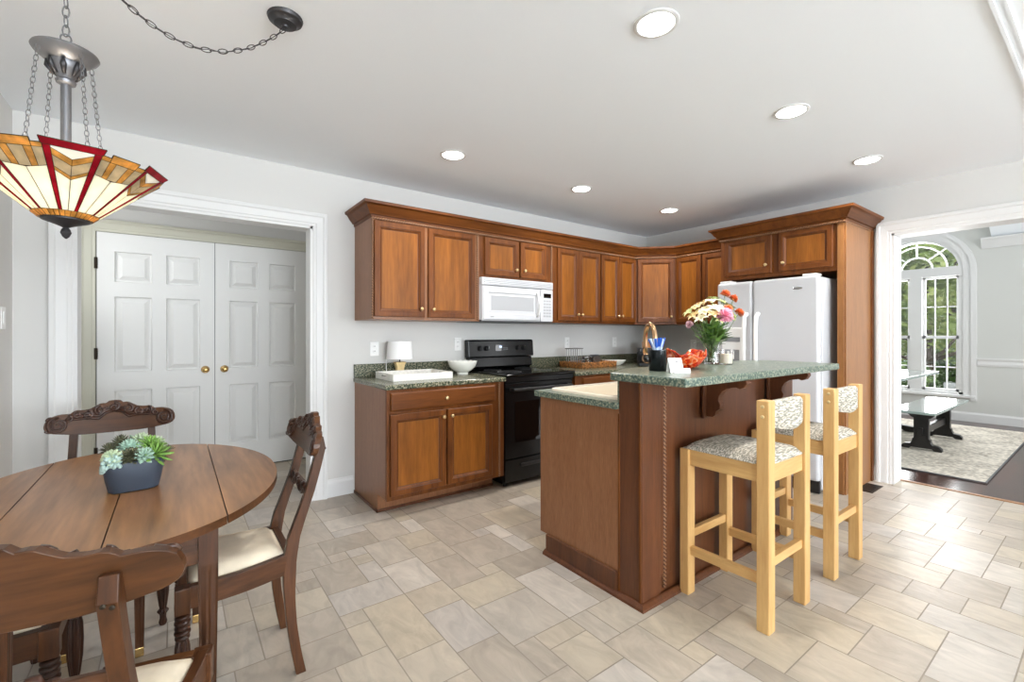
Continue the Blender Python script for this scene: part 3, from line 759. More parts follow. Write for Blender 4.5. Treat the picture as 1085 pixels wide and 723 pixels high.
# worktops
CT0, CT1 = BZ, .908
t = thing('countertop', 'green speckled laminate worktop with backsplash on the cabinet left of the range', 'countertop', (1.13, YA, 0), 0, 'green laminate worktops')
MB().box(0, 1.0, -.688, 0, CT0 + .0005, CT1).build('worktop', 'laminate', t, bevel=.008, seg=3)
MB().box(.004, 1.0, -.022, 0, CT1, CT1 + .105).build('backsplash', 'laminate', t, bevel=.003)
t = thing('countertop', 'green speckled laminate worktop running from the range round the corner to the refrigerator', 'countertop', (2.90, YA, 0), 0, 'green laminate worktops')
ex = XB - 2.90
MB().prism([(0, 0), (0, -.688), (ex - .688, -.688), (ex - .688, 2.312 - YA), (ex, 2.312 - YA), (ex, 0)], 'z', CT0 + .0005, CT1).build('worktop', 'laminate', t, bevel=.008, seg=3)
MB().prism([(0, 0), (0, -.022), (ex - .022, -.022), (ex - .022, 2.312 - YA), (ex, 2.312 - YA), (ex, 0)], 'z', CT1, CT1 + .105).build('backsplash', 'laminate', t, bevel=.003)

# ------------------------------------------------------------------ range
RX0, RX1 = 2.138, 2.894
t = thing('range', 'black freestanding electric range with glass oven door and raised control panel', 'range', ((RX0 + RX1) / 2, YA - .01, 0))
hw = (RX1 - RX0) / 2; RF = -.645
MB().box(-hw, hw, RF + .03, -.03, .03, .905).build('body', 'black_enamel', t, bevel=.004)
MB().box(-hw - .002, hw + .002, RF - .03, -.03, .905, .926).build('cooktop', 'black_glass', t, bevel=.006)
e = MB()
for x, y, r in ((-.19, -.45, .105), (.19, -.45, .08), (-.19, -.19, .08), (.19, -.19, .105)):
    e.lathe([(r, .9262), (r, .9266), (r - .004, .9266), (r - .004, .9262)], 28, (x, y, 0), cap=False)
e.build('burner_ring', 'grey_plastic', t)
d = MB().box(-hw + .004, hw - .004, RF, RF + .03, .235, .85).build('oven_door', 'black_enamel', t, bevel=.005)
MB().box(-hw + .10, hw - .10, RF - .002, RF + .004, .36, .70).build('window', 'black_glass', d, bevel=.001)
h = MB().tube([(-hw + .05, RF - .045, .80), (hw - .05, RF - .045, .80)], .014, 10)
for x in (-hw + .06, hw - .06): h.box(x - .014, x + .014, RF - .045, RF, .788, .812)
h.build('handle', 'black_plastic', d, smooth='auto')
MB().box(-hw, hw, RF - .012, RF + .03, .853, .904).build('front_trim', 'black_enamel', t, bevel=.008)
d = MB().box(-hw + .004, hw - .004, RF, RF + .03, .045, .225).build('storage_drawer', 'black_enamel', t, bevel=.005)
MB().box(-.22, .22, RF - .012, RF, .155, .185).build('drawer_pull', 'black_plastic', d, bevel=.006)
for x in (-hw + .05, hw - .05):
    for y in (-.08, RF + .07): MB().lathe([(.018, 0), (.018, .03)], 10, (x, y, 0)).build('foot', 'black_plastic', t)
b = MB().prism([(-.012, .926), (-.03, .926), (-.075, .945), (-.062, 1.035), (-.012, 1.035)], 'x', -hw + .01, hw - .01).prism([(-.012, 1.035), (-.085, 1.040), (-.075, 1.185), (-.062, 1.20), (-.012, 1.20)], 'x', -hw, hw).build('control_panel', 'black_enamel', t, bevel=.006)
for x in (-.255, -.185, .185, .255):
    k = MB().lathe([(.023, 0), (.023, -.012), (.018, -.022), (.015, -.022)], 18, (x, -.081, 1.12), 0, ax='y').box(x - .004, x + .004, -.112, -.10, 1.10, 1.14)
    k.build('control_knob', 'black_plastic', b, smooth='auto')
MB().box(-.085, .07, -.083, -.078, 1.092, 1.152).build('display', 'black_glass', b, bevel=.001)
MB().box(-.040, -.012, -.0845, -.083, 1.126, 1.140).build('clock_digits', 'range_clock', b)
kk = MB()
for i in range(4):
    for j in range(2): kk.box(.0 + i * .016, .010 + i * .016, -.0845, -.083, 1.105 + j * .016, 1.112 + j * .016)
kk.build('touch_keys', 'grey_plastic', b)

# ------------------------------------------------------------------ microwave
t = thing('microwave', 'white over-the-range microwave hanging under the short cabinet', 'microwave', (2.062, YA, 0))
W, D0 = .792, -.44; z0, z1 = 1.362, 1.733
MB().box(0, W, D0 + .045, -.01, z0 + .012, z1).build('body', 'white_enamel', t, bevel=.006)
MB().box(.0, W, D0 + .02, -.01, z0 - .004, z0 + .012).build('underside', 'underside_grey', t, bevel=.002)
g = MB().box(0, W, D0 + .008, D0 + .045, 1.668, z1)
for i in range(4): g.box(.02, W - .02, D0, D0 + .008, 1.676 + i * .014, 1.684 + i * .014)
g.build('vent_grille', 'white_enamel', t, bevel=.003)
dw = .640
d = MB().panel(.004, dw, z0 + .006, 1.664, D0 + .045, [(0, 0, 0), (0, -.030, 0), (.014, -.042, 0), (.055, -.044, 0), (.062, -.038, 0), (.085, -.040, 0), (.088, -.038, 1), (.092, -.038, 1)]).build('door', ['white_enamel', 'microwave_window'], t)
hx = dw - .048
MB().tube([(hx, D0 - .002, z0 + .05), (hx - .004, D0 - .028, z0 + .075), (hx + .012, D0 - .036, z0 + .15), (hx - .004, D0 - .028, 1.60), (hx, D0 - .002, 1.63)], .011, 8).build('handle', 'white_plastic', d, smooth=True)
c = MB().box(dw + .004, W - .002, D0 + .008, D0 + .045, z0 + .006, 1.664).build('control_panel', 'white_enamel', t, bevel=.005)
MB().box(dw + .036, W - .026, D0 + .006, D0 + .0085, 1.588, 1.628).build('display', 'black_glass', c)
kk = MB()
for i in range(3):
    for j in range(6): kk.box(dw + .036 + i * .032, dw + .060 + i * .032, D0 + .006, D0 + .0085, 1.41 + j * .028, 1.426 + j * .028)
kk.build('keypad', 'microwave_window', c)
MB().box(.085, .115, D0 - .0005, D0 + .003, z0 + .035, z0 + .042).build('badge', 'grey_plastic', d)

# ------------------------------------------------------------------ refrigerator (front faces -x)
t = thing('refrigerator', 'white side-by-side refrigerator with a water and ice dispenser', 'refrigerator', (4.76, 2.238, 0), -PI / 2)
W, Dp, H = .824, -.70, 1.70
MB().box(0, W, Dp, 0, .03, H).build('body', 'white_enamel', t, bevel=.006)
MB().box(.01, W - .01, Dp - .03, Dp, .005, .10).build('base_grille', 'black_plastic', t, bevel=.004)
sp = .318
def fdoor(x0, x1, hx):
    d = MB().box(x0, x1, Dp - .066, Dp - .004, .105, H + .012).build('door', 'white_enamel', t, bevel=.022, seg=4)
    y = Dp - .066
    MB().tube([(hx, y + .004, 1.43), (hx, y - .035, 1.40), (hx, y - .050, 1.30), (hx, y - .052, .95), (hx, y - .050, .72), (hx, y - .035, .62), (hx, y + .004, .59)], .014, 8, 0, sx=1.3).build('handle', 'white_plastic', d, smooth=True)
    return d
df = fdoor(.002, sp - .003, sp - .048); dr = fdoor(sp + .003, W - .002, sp + .050)
y = Dp - .066
p = MB().panel(.055, .235, .93, 1.31, y - .0005, [(0, 0, 0), (0, -.008, 0), (.008, -.012, 0), (.012, -.012, 0)]).build('dispenser', ['white_plastic'], df)
MB().box(.07, .22, y - .017, y - .012, 1.185, 1.225).build('display', 'grey_plastic', p)
MB().box(.075, .215, y - .0145, y - .011, .96, 1.115).build('dispenser_recess', 'grey_plastic', p, bevel=.002)
MB().box(.12, .17, y - .03, y - .014, 1.03, 1.10).build('dispenser_paddle', 'white_plastic', p, bevel=.004)
MB().lathe([(.036, 0), (.036, -.003), (.030, -.004)], 24, (0, 0, 0), ax='y').build('badge', 'chrome', dr, loc=(W - .150, y, 1.62)).scale = (1, 1, .30)
MB().box(.70, .80, Dp - .05, Dp + .06, H + .012, H + .03).build('hinge_cover', 'white_plastic', t, bevel=.006)
MB().box(.02, .12, Dp - .05, Dp + .06, H + .012, H + .03).build('hinge_cover', 'white_plastic', t, bevel=.006)

# ------------------------------------------------------------------ island
IX0, IX1 = 1.705, 3.30
t = thing('kitchen_island', 'cherry kitchen island with a raised bar wall, corbels and rope trim', 'kitchen island', (IX0, 1.31, 0))
W = IX1 - IX0
EP = [(.135, .0), (.135, BZ + .02), (.715, BZ + .02), (.715, .112), (.655, .112), (.655, 0)]
MB().prism(EP, 'x', 0, .02).prism(EP, 'x', W - .02, W).box(.02, W - .02, .697, .715, .112, BZ + .02).box(.02, W - .02, .637, .655, 0, .112).box(.02, W - .02, .135, .70, .10, .118).build('sink_base', 'cherry_end_glare', t)
MB().box(0, .135, 0, .135, 0, 1.031).build('corner_post', 'cherry_red', t, bevel=.003)
MB().box(.135, W, .012, .135, 0, 1.031).build('bar_wall', 'cherry_red', t, bevel=.002)
MB().box(.135, .167, .004, .02, .10, 1.03).box(.188, .235, .004, .02, .10, 1.03).build('stile', 'cherry_red', t, bevel=.002)
rope_strip(t, .1775, .04, 1.03, .008)
MB().box(-.006, .002, .004, .018, .02, 1.03).box(-.004, .004, .128, .140, .02, BZ).build('corner_bead', 'cherry', t, bevel=.003)
MB().box(-.014, 0, .14, .655, .022, .115).box(-.014, .0, .0, .14, .0, .022).build('toe_board', 'cherry_red', t, bevel=.004)
MB().sweep([(0, .668), (0, 0), (W, 0)], [(0, 0), (.026, 0), (.024, .012), (.010, .024), (0, .026)], 0, 1).build('base_shoe', 'cherry_red', t)
def corbel(x):
    # bracket profile in (y, z): back against the bar wall, arm reaching out under the bar top
    P = [(.0, 1.030), (-.215, 1.030), (-.222, 1.012), (-.206, .990), (-.186, .982), (-.168, .988)]

    P += [(-.150, .985), (-.120, .978), (-.095, .960), (-.080, .935), (-.078, .912), (-.088, .894), (-.084, .872), (-.062, .856), (-.060, .838), (-.046, .826), (0, .826)]
    MB().prism(P, 'x', x - .022, x + .022).box(x - .045, x + .045, -.014, 0, .815, 1.03).build('corbel', 'cherry_red', t, bevel=.003)
for x in (2.235 - IX0, 2.945 - IX0): corbel(x)
s = thing('island_countertop', 'lower green laminate worktop round the island sink', 'countertop', (IX0, 1.31, 0), 0, 'green laminate worktops')
SX0, SX1, SY0, SY1 = .050, .86, .175, .695
ct = MB()
for a, b, c, d in ((-.02, SX0 + .02, .138, .748), (SX1 - .02, W + .02, .138, .748), (SX0 + .02, SX1 - .02, .138, SY0 + .02), (SX0 + .02, SX1 - .02, SY1 - .02, .748)): ct.box(a, b, c, d, BZ + .0205, .924)
ct.build('worktop', 'laminate_teal', s)
MB().box(.0, W, .1355, .143, .9245, 1.030).build('backsplash', 'laminate_teal', s)
s = thing('sink', 'cream drop-in sink with rounded rim set in the island worktop', 'sink', (IX0, 1.31, 0))
def rr(x0, x1, y0, y1, r, z, n=5):
    out = []
    for cx, cy, a0 in ((x1 - r, y1 - r, 0), (x0 + r, y1 - r, PI / 2), (x0 + r, y0 + r, PI), (x1 - r, y0 + r, 1.5 * PI)):
        for k in range(n + 1): a = a0 + PI / 2 * k / n; out.append((cx + r * math.cos(a), cy + r * math.sin(a), z))
    return out
z = .9245
MB().rings([rr(SX0, SX1, SY0, SY1, .03, z), rr(SX0 + .002, SX1 - .002, SY0 + .002, SY1 - .002, .03, z + .012), rr(SX0 + .015, SX1 - .015, SY0 + .015, SY1 - .015, .03, z + .017),
            rr(SX0 + .05, SX1 - .05, SY0 + .09, SY1 - .05, .05, z + .010), rr(SX0 + .058, SX1 - .058, SY0 + .098, SY1 - .058, .05, z - .02), rr(SX0 + .07, SX1 - .07, SY0 + .11, SY1 - .07, .06, z - .17), rr(SX0 + .2, SX1 - .2, SY0 + .2, SY1 - .2, .05, z - .18)], cap=False).build('basin', 'sink_cream', s, smooth='auto', normals=False)
MB().lathe([(.04, z - .181), (.04, z - .177), (.03, z - .176), (.02, z - .179)], 18, ((SX0 + SX1) / 2, (SY0 + SY1) / 2 + .01, 0)).build('drain', 'chrome', s, smooth=True)
s = thing('faucet', 'bronze gooseneck faucet arching above the pen cup', 'faucet', (2.095, 1.525, .9415), math.radians(-30))
MB().lathe([(.030, 0), (.030, .008), (.022, .018), (.018, .06), (.016, .07)], 18).build('base', 'faucet_bronze', s, smooth=True)
MB().tube([(0, 0, .06), (0, 0, .24)] + [(0, .065 - .065 * math.cos(PI * k / 12), .28 + .085 * math.sin(PI * k / 12)) for k in range(13)] + [(0, .132, .24), (0, .134, .20)], .0135, 12).build('spout', 'faucet_bronze', s, smooth=True)
MB().tube([(.018, 0, .05), (.05, 0, .06), (.085, -.01, .10)], [.009, .008, .006], 8).build('handle', 'faucet_bronze', s, smooth=True)
# bar top with clipped far corners
s = thing('bar_countertop', 'raised green laminate bar top above the stools', 'countertop', (IX0, 1.31, 0), 0, 'green laminate worktops')
BX0, BX1, BY0, BY1 = -.040, 1.625, -.245, .285
MB().prism([(BX0, BY0), (BX1, BY0), (BX1, BY1 - .11), (BX1 - .13, BY1), (BX0 + .26, BY1), (BX0, BY1 - .13)], 'z', 1.0315, 1.069).build('slab', 'laminate_teal', s, bevel=.007, seg=3)
# ------------------------------------------------------------------ bar stools
def make_stool(label, loc):
    t = thing('bar_stool', label, 'bar stool', loc, 0, 'pine bar stools at the island')
    a, lw = .207, .058
    for sx in (-1, 1):
        x0, x1 = (sx * a, sx * (a - lw)) if sx < 0 else (a - lw, a)
        MB().box(x0, x1, a - .046, a, 0, .700).build('leg', 'pine', t, bevel=.004)
        MB().box(x0, x1, -a, -a + .052, 0, .972).build('leg', 'pine', t, bevel=.004)
        xs = (x0 + x1) / 2
        MB().box(xs - .014, xs + .014, -a + .05, a - .044, .622, .698).build('seat_rail', 'pine_h', t, bevel=.003)
        MB().box(xs - .013, xs + .013, -a + .05, a - .044, .190, .232).build('stretcher', 'pine_h', t, bevel=.003)
    for y in (-a + .026, a - .024):
        MB().box(-a + lw - .002, a - lw + .002, y - .014, y + .014, .622, .698).build('seat_rail', 'pine_x', t, bevel=.003)
        MB().box(-a + lw - .002, a - lw + .002, y - .013, y + .013, .262, .302).build('stretcher', 'pine_x', t, bevel=.003)
    # upholstered seat, slightly crowned, notched round the back posts
    n = 14; L = []
    def crown_z(x, y): return .716 + .024 * (1 - (x / .20) ** 4) * (1 - (y / .205) ** 4)
    m = MB(); xs = [-.2 + .4 * i / n for i in range(n + 1)]; ys = [-.197 + .392 * i / n for i in range(n + 1)]
    idx = {}
    for i, x in enumerate(xs):
        for j, y in enumerate(ys):
            xx = max(-.147, min(.147, x)) if y < -.150 else x
            idx[i, j] = len(m.v); m.v.append((xx, y, crown_z(x, y) if 0 < i < n and 0 < j < n else .703))
    for i in range(n):
        for j in range(n): m.f.append((idx[i, j], idx[i + 1, j], idx[i + 1, j + 1], idx[i, j + 1])); m.m.append(0)
    bd = [idx[i, 0] for i in range(n + 1)] + [idx[n, j] for j in range(1, n + 1)] + [idx[i, n] for i in range(n - 1, -1, -1)] + [idx[0, j] for j in range(n - 1, 0, -1)]
    o0 = len(m.v); m.v += [(m.v[b][0], m.v[b][1], .699) for b in bd]
    for k in range(len(bd)): m.f.append((bd[k], bd[(k + 1) % len(bd)], o0 + (k + 1) % len(bd), o0 + k)); m.m.append(0)
    m.f.append(tuple(range(o0, o0 + len(bd)))); m.m.append(0)
    m.build('seat_cushion', 'woven_fabric', t, smooth=True)
    # curved padded backrest between the back posts, its lower edge dipping in the middle
    L = []; N = 16
    for k in range(N + 1):
        u = -1 + 2 * k / N; x = u * .1495; c = -a + .030 - .030 * (1 - u * u); th = .017 + .006 * (1 - u ** 4)
        zt = .966 + .010 * (1 - u * u); zb = .858 - .022 * (1 - u * u)
        L.append([(x, c - th, zb + .014), (x, c - th, zt - .016), (x, c - th * .5, zt - .003), (x, c + th * .5, zt - .003), (x, c + th, zt - .016), (x, c + th, zb + .014), (x, c + th * .5, zb), (x, c - th * .5, zb)])
    MB().rings(L).build('backrest', 'woven_fabric', t, smooth='auto')
    for z in (.905, .947):
        for sx in (-1, 1):
            p = MB().lathe([(.0075, 0), (.0075, .004), (.004, .006)], 12, (0, 0, 0), ax='x').build('plug', 'lamp_wood', t, loc=(sx * a, -a + .026, z))
            if sx < 0: p.rotation_euler = (0, 0, PI)
    return t
st1 = make_stool('pine bar stool with woven seat nearest the camera', (2.178, 1.086, 0))
dup(st1, (2.886, 1.086, 0), 0, 'pine bar stool with woven seat further along the bar, towards the fridge')

# ------------------------------------------------------------------ drop-leaf dining table
TX, TY, TZ = -.130, 2.018, .742
t = thing('dining_table', 'oval drop-leaf wooden dining table with reeded legs', 'table', (TX, TY, 0))
EA, EB = .445, .622
def slab(x0, x1, z0=TZ - .024, z1=TZ, g=.0012):
    x0 += g; x1 -= g; pts = []
    f = lambda x: EB * math.sqrt(max(0, 1 - (x / EA) ** 2))
    n = 26
    xs = [x0 + (x1 - x0) * (1 - math.cos(PI * k / n)) / 2 for k in range(n + 1)]
    for x in xs: pts.append((x, -f(x)))
    for x in reversed(xs): pts.append((x, f(x)))
    out = []
    for p in pts:
        if not out or (abs(p[0] - out[-1][0]) + abs(p[1] - out[-1][1])) > 1e-5: out.append(p)
    if abs(out[0][0] - out[-1][0]) + abs(out[0][1] - out[-1][1]) < 1e-5: out.pop()
    mb = MB().prism(out, 'z', z0, z1); mb.m = [0, 0] + [1] * (len(mb.m) - 2)     # rim shade put into the colour, offsetting the rear lamps
    return mb
SEAM = (-.255, -.012, .248)
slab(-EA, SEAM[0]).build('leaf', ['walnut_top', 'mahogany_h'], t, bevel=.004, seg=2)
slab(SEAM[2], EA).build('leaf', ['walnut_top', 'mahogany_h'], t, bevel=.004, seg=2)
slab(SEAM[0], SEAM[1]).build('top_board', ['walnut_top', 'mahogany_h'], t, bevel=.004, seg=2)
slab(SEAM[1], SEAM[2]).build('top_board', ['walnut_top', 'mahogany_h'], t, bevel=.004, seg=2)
ax, ay, ayf = .205, .455, .395
a = MB().box(-ax, ax, -ay - .010, -ay + .012, .604, .7175).box(-ax, ax, ayf - .012, ayf + .010, .604, .7175).box(-ax - .010, -ax + .012, -ay, ayf, .604, .7175).box(ax - .012, ax + .010, -ay, ayf, .604, .7175)
a.build('apron', 'mahogany_h', t, bevel=.002)
def table_leg(x, y, top=.7175, s=.0235):
    L = []
    for z in (0.0, .04, .0401, .06, .3, .58, .60, .7175):
        k = s * (.62 if z <= .04 else (.66 + .34 * min(1, (z - .04) / .5)))
        ring = []
        for sx, sy in ((-1, -1), (1, -1), (1, 1), (-1, 1)):
            # each side of the square shaft carries three shallow reeds
            for q in range(8):
                u = -1 + 2 * q / 8; d = 1.0 if (z > .585 or z <= .0401) else (1 - .07 * abs(math.sin(PI * 1.5 * (u + 1))))
                px, py = {(-1, -1): (u, -1 * d), (1, -1): (1 * d, u), (1, 1): (-u, 1 * d), (-1, 1): (-1 * d, -u)}[sx, sy]
                ring.append((x + px * k, y + py * k, z))
        L.append(ring)
    l = MB().rings(L).build('leg', 'mahogany', t)
    MB().box(x - s * .68, x + s * .68, y - s * .68, y + s * .68, .0, .034).build('ferrule', 'brass', l, bevel=.002)
for x in (-ax, ax):
    for y in (-ay, ayf): table_leg(x, y)
table_leg(.018, .270, .7175, .020); table_leg(-.035, .085, .7175, .020)

# ------------------------------------------------------------------ dining chairs
PC = [(-.034, 0), (-.018, .08), (-.004, .18), (.004, .30), (.003, .42), (-.012, .50), (-.040, .58), (-.068, .66), (-.090, .74), (-.108, .815)]
def post_y(z):
    for (y0, z0), (y1, z1) in zip(PC[:-1], PC[1:]):
        if z <= z1: return y0 + (y1 - y0) * (z - z0) / (z1 - z0)
    return PC[-1][0] + (z - PC[-1][1]) * -.26
def make_chair(label, loc, rot):
    t = thing('dining_chair', label, 'chair', loc, rot, 'antique dining chairs round the oval table')
    for sx in (-1, 1):
        L = []
        zs = [i * .815 / 26 for i in range(27)]
        for z in zs:
            x = sx * (.160 - .012 * min(1, z / .45) - .008 * max(0, (z - .45) / .37)); y = post_y(z)
            hw, hd = .0145, (.0165 + .006 * math.exp(-((z - .42) / .12) ** 2))
            L.append([(x - hw, y - hd, z), (x + hw, y - hd, z), (x + hw, y + hd, z), (x - hw, y + hd, z)])
        x = sx * .140; L.append([(x - .0135, post_y(.855) + .002, .858), (x + .0135, post_y(.855) + .002, .858), (x + .0135, post_y(.855) + .014, .858), (x - .0135, post_y(.855) + .014, .858)])
        pst = MB().rings(L).build('rear_leg', 'mahogany', t, bevel=.002)
        for dx, dz in ((-.006, .0), (.006, -.004)):
            MB().lathe([(.0042, 0), (.0042, -.002), (.002, -.003)], 10, (sx * .141 + dx, post_y(.812) - .0168, .812 + dz), 0, ax='y').build('screw', 'hinge_metal', pst)
        # front leg: square block, turned rings, reeded vase, foot
        fx, fy = sx * .193, .322
        lg = MB().box(fx - .021, fx + .021, fy - .021, fy + .021, .362, .444).build('front_leg', 'mahogany', t, bevel=.003)
        pr = [(.012, .0), (.015, .012), (.011, .03), (.012, .045), (.020, .055), (.020, .062), (.012, .07), (.015, .085), (.0215, .14), (.0235, .20), (.0215, .255), (.015, .282)]
        MB().lathe(pr, 40, (fx, fy, 0), 0, 10, .16).build('reeded_vase', 'mahogany_dark', lg, smooth='auto')
        rg = []
        for z, r in ((.285, .0205), (.301, .0225), (.317, .0215), (.333, .0225), (.349, .0215)):
            rg += [(r - .006, z - .008), (r, z - .003), (r, z + .003), (r - .006, z + .008)]
        MB().lathe(rg, 22, (fx, fy, 0)).build('turned_rings', 'mahogany_dark', lg, smooth=True)
        # side rail bowing gently down
        a = Vector((sx * .150, .010, 0)); b = Vector((sx * .196, .322, 0)); L = []
        for k in range(9):
            u = k / 8; p = a.lerp(b, u); d = .010 * math.sin(PI * u)
            L.append([(p.x - .0125, p.y, .374 - d), (p.x + .0125, p.y, .374 - d), (p.x + .0125, p.y, .446 - d), (p.x - .0125, p.y, .446 - d)])
        MB().rings(L).build('seat_rail', 'mahogany_y', t, bevel=.002)
    MB().box(-.175, .175, .310, .335, .374, .444).build('seat_rail', 'mahogany_h', t, bevel=.002)
    MB().box(-.140, .140, -.010, .014, .374, .444).build('seat_rail', 'mahogany_h', t, bevel=.002)
    # drop-in cushion
    n = 12; m = MB(); idx = {}
    for i in range(n + 1):
        for j in range(n + 1):
            u, v = -1 + 2 * i / n, j / n; hw = .136 + .042 * v; x = u * hw; y = .016 + .292 * v
            e = (1 - u ** 6) * (1 - (2 * v - 1) ** 6)
            idx[i, j] = len(m.v); m.v.append((x, y, .438 + .036 * e ** .6 - .008 * math.sin(PI * v)))
    for i in range(n):
        for j in range(n): m.f.append((idx[i, j], idx[i + 1, j], idx[i + 1, j + 1], idx[i, j + 1])); m.m.append(0)
    bd = [idx[i, 0] for i in range(n + 1)] + [idx[n, j] for j in range(1, n + 1)] + [idx[i, n] for i in range(n - 1, -1, -1)] + [idx[0, j] for j in range(n - 1, 0, -1)]
    o0 = len(m.v); m.v += [(m.v[b][0], m.v[b][1], .418) for b in bd]
    for k in range(len(bd)): m.f.append((bd[k], bd[(k + 1) % len(bd)], o0 + (k + 1) % len(bd), o0 + k)); m.m.append(0)
    m.f.append(tuple(range(o0, o0 + len(bd)))); m.m.append(0)
    m.build('seat_cushion', 'chair_fabric', t, smooth=True)
    # crest rail: scalloped outline, dished towards the sitter, mounted on the front of the posts
    TOP = [(0, 0.932), (.02, 0.931), (.032, 0.920), (.05, 0.922), (.065, 0.912), (.085, 0.900), (.105, 0.896), (.118, 0.896), (.132, 0.898), (.145, 0.892), (.152, 0.884), (.185, 0.884), (.210, 0.878), (.226, 0.866), (.233, 0.850), (.235, 0.836)]
    BOT = [(0, 0.786), (.10, 0.787), (.147, 0.792), (.185, 0.799), (.210, 0.804), (.226, 0.814), (.233, 0.825), (.235, 0.835)]
    def it(P, x):
        for (a, b), (c, d) in zip(P[:-1], P[1:]):
            if x <= c: return b + (d - b) * (x - a) / (c - a)
        return P[-1][1]
    def cy(x, z): return post_y(.80) + .017 + .45 * x * x - .26 * (z - .80)
    xs = sorted(set([round(s * v, 4) for s in (-1, 1) for v in [i * .235 / 22 for i in range(23)] + [.118, .152, .226, .230, .233]]))
    L = []
    for x in xs:
        zb, zt = it(BOT, abs(x)), it(TOP, abs(x)); th = .011
        L.append([(x, cy(x, zb) - th, zb), (x, cy(x, zb) + th, zb), (x, cy(x, zt) + th, zt), (x, cy(x, zt) - th, zt)])
    cr = MB().rings(L).build('crest_rail', 'mahogany_h', t, bevel=.002)
    c = MB()
    def spiral(x0, z0, r0, turns, sgn, rad, ph=0.):
        P = []
        for k in range(26):
            u = k / 25; a = ph + sgn * 2 * PI * turns * u; r = r0 * (1 - .86 * u); x = x0 + r * math.cos(a); z = z0 + r * math.sin(a)
            P.append((x, cy(x, z + .024) + .012, z + .024))
        c.tube(P, [rad * (1.1 - .5 * k / 25) for k in range(26)], 6)
    for s in (-1, 1):
        spiral(s * .190, .815, .037, 2.2, -s, .0068, PI / 2)
        spiral(s * .212, .838, .014, 1.2, s, .005, 0); spiral(s * .216, .796, .012, 1.2, -s, .0045, 0)
        spiral(s * .156, 0.839, .014, 1.3, s, .0055, PI / 2); spiral(s * .128, 0.854, .016, 1.4, -s, .006, PI / 2)
        spiral(s * .094, .850, .020, 1.6, s, .0066, PI / 2); spiral(s * .050, .866, .022, 1.7, -s, .0072, PI / 2)
        for dz, rr_ in ((-.014, .0065), (-.026, .0055), (-.004, .006)):
            c.tube([(s * x, cy(s * x, z + dz + .024) + .010, z + dz + .024 + .003 * math.sin(x * 170)) for x, z in ((.0, .886), (.03, .880), (.055, 0.854), (.085, .858), (.11, .860), (.14, .862), (.160, .858))], [rr_ * q for q in (1, 1, 1.1, 1.1, 1, .9, .6)], 6)
    spiral(0, .878, .020, 1.5, 1, .008, PI / 2)
    c.build('crest_carving', 'mahogany_dark', cr, smooth=True)
    # carved cross rail between the posts
    y = post_y(.655); cx_ = MB()
    cx_.box(-.136, .136, y - .007, y + .007, .634, .676)
    cross = cx_.build('cross_rail', 'mahogany_h', t, bevel=.003)
    c = MB()
    for k in range(11):
        x = -.125 + .025 * k; c.ball((x, y + .008, .655 + .012 * math.sin(k * 1.3)), .017, 8, 5, 0, 1.0, .55, 1.25 + .3 * math.cos(k * 1.1))
    for s in (-1, 1):
        c.tube([(s * x, y + .012, .655 + .018 * math.sin(x * 60)) for x in [i * .013 for i in range(11)]], .0065, 6)
    c.build('leaf_carving', 'mahogany_dark', cross, smooth=True)
    return t
ch = make_chair('antique dining chair at the right-hand end of the oval table, seen in profile', (.340, 1.984, 0), PI / 2)
dup(ch, (-.236, 2.795, 0), PI, 'antique dining chair behind the table, its carved crest facing the camera')
dup(ch, (-.600, 1.960, 0), -PI / 2, 'antique dining chair tucked against the left wall, mostly hidden behind the nearest chair')
dup(ch, (-.200, 1.128, 0), math.radians(-12), 'antique dining chair nearest the camera, seen from behind')

# ------------------------------------------------------------------ succulent planter
t = thing('succulent_planter', 'dark slate-blue square pot of mixed succulents on the oval table', 'potted plant', (-.112, 1.968, TZ), math.radians(6))
def sq(h, z, p=4.5, n=40):
    out = []
    for k in range(n):
        a = 2 * PI * k / n; c, s = math.cos(a), math.sin(a); q = (abs(c) ** p + abs(s) ** p) ** (-1 / p); out.append((h * q * c, h * q * s, z))
    return out
MB().rings([sq(.058, .0), sq(.065, .004), sq(.073, .040), sq(.078, .078), sq(.0775, .098), sq(.073, .1005), sq(.071, .095), sq(.069, .08)], cap=False).add(sq(.058, 0), [tuple(range(40))]).build('pot', 'pot_glaze', t, smooth='auto')
MB().add(sq(.069, .082), [tuple(range(40))]).build('soil', 'soil', t)
def petal(mb, base, d, up, ln, w, th, tip=.5):
    d = d.normalized(); s = d.cross(up).normalized(); n = s.cross(d).normalized()
    p = base; o = len(mb.v)
    sec = [(0, .45, .6), (.4, 1., 1.), (.75, .85, .9), (1., .06, .15)]
    L = [[p + d * ln * u + s * w * a + n * th * 0, p + d * ln * u - n * th * b, p + d * ln * u - s * w * a, p + d * ln * u + n * th * b * .6] for u, a, b in sec]
    mb.rings(L)
def rosette(mat, c, r, n, tilt, ln, w, axis=(0, 0, 1), name='rosette'):
    mb = MB(); A = Vector(axis).normalized(); e1 = A.orthogonal().normalized(); e2 = A.cross(e1)
    for k in range(n):
        g = k * 2.39996; u = math.sqrt((k + .5) / n); el = tilt * (1 - u) + .12
        d = (e1 * math.cos(g) + e2 * math.sin(g)) * math.cos(el) + A * math.sin(el)
        petal(mb, Vector(c) + A * r * .4 * (1 - u), d, A, ln * (.45 + .55 * u), w * (.5 + .5 * u), w * .35)
    return mb.build(name, mat, t, smooth=True)
rosette('rosette_pale', (-.012, -.012, .128), .05, 34, 1.3, .040, .011)
rosette('rosette_dark', (-.010, -.052, .108), .05, 46, 1.3, .040, .0075, (-.0, -.6, .8))
rosette('rosette_dark', (-.058, -.010, .130), .04, 26, 1.35, .034, .007, (-.3, -.1, 1))
rosette('rosette_green', (.050, -.042, .102), .05, 30, 1.1, .062, .0075, (.35, -.45, .8))
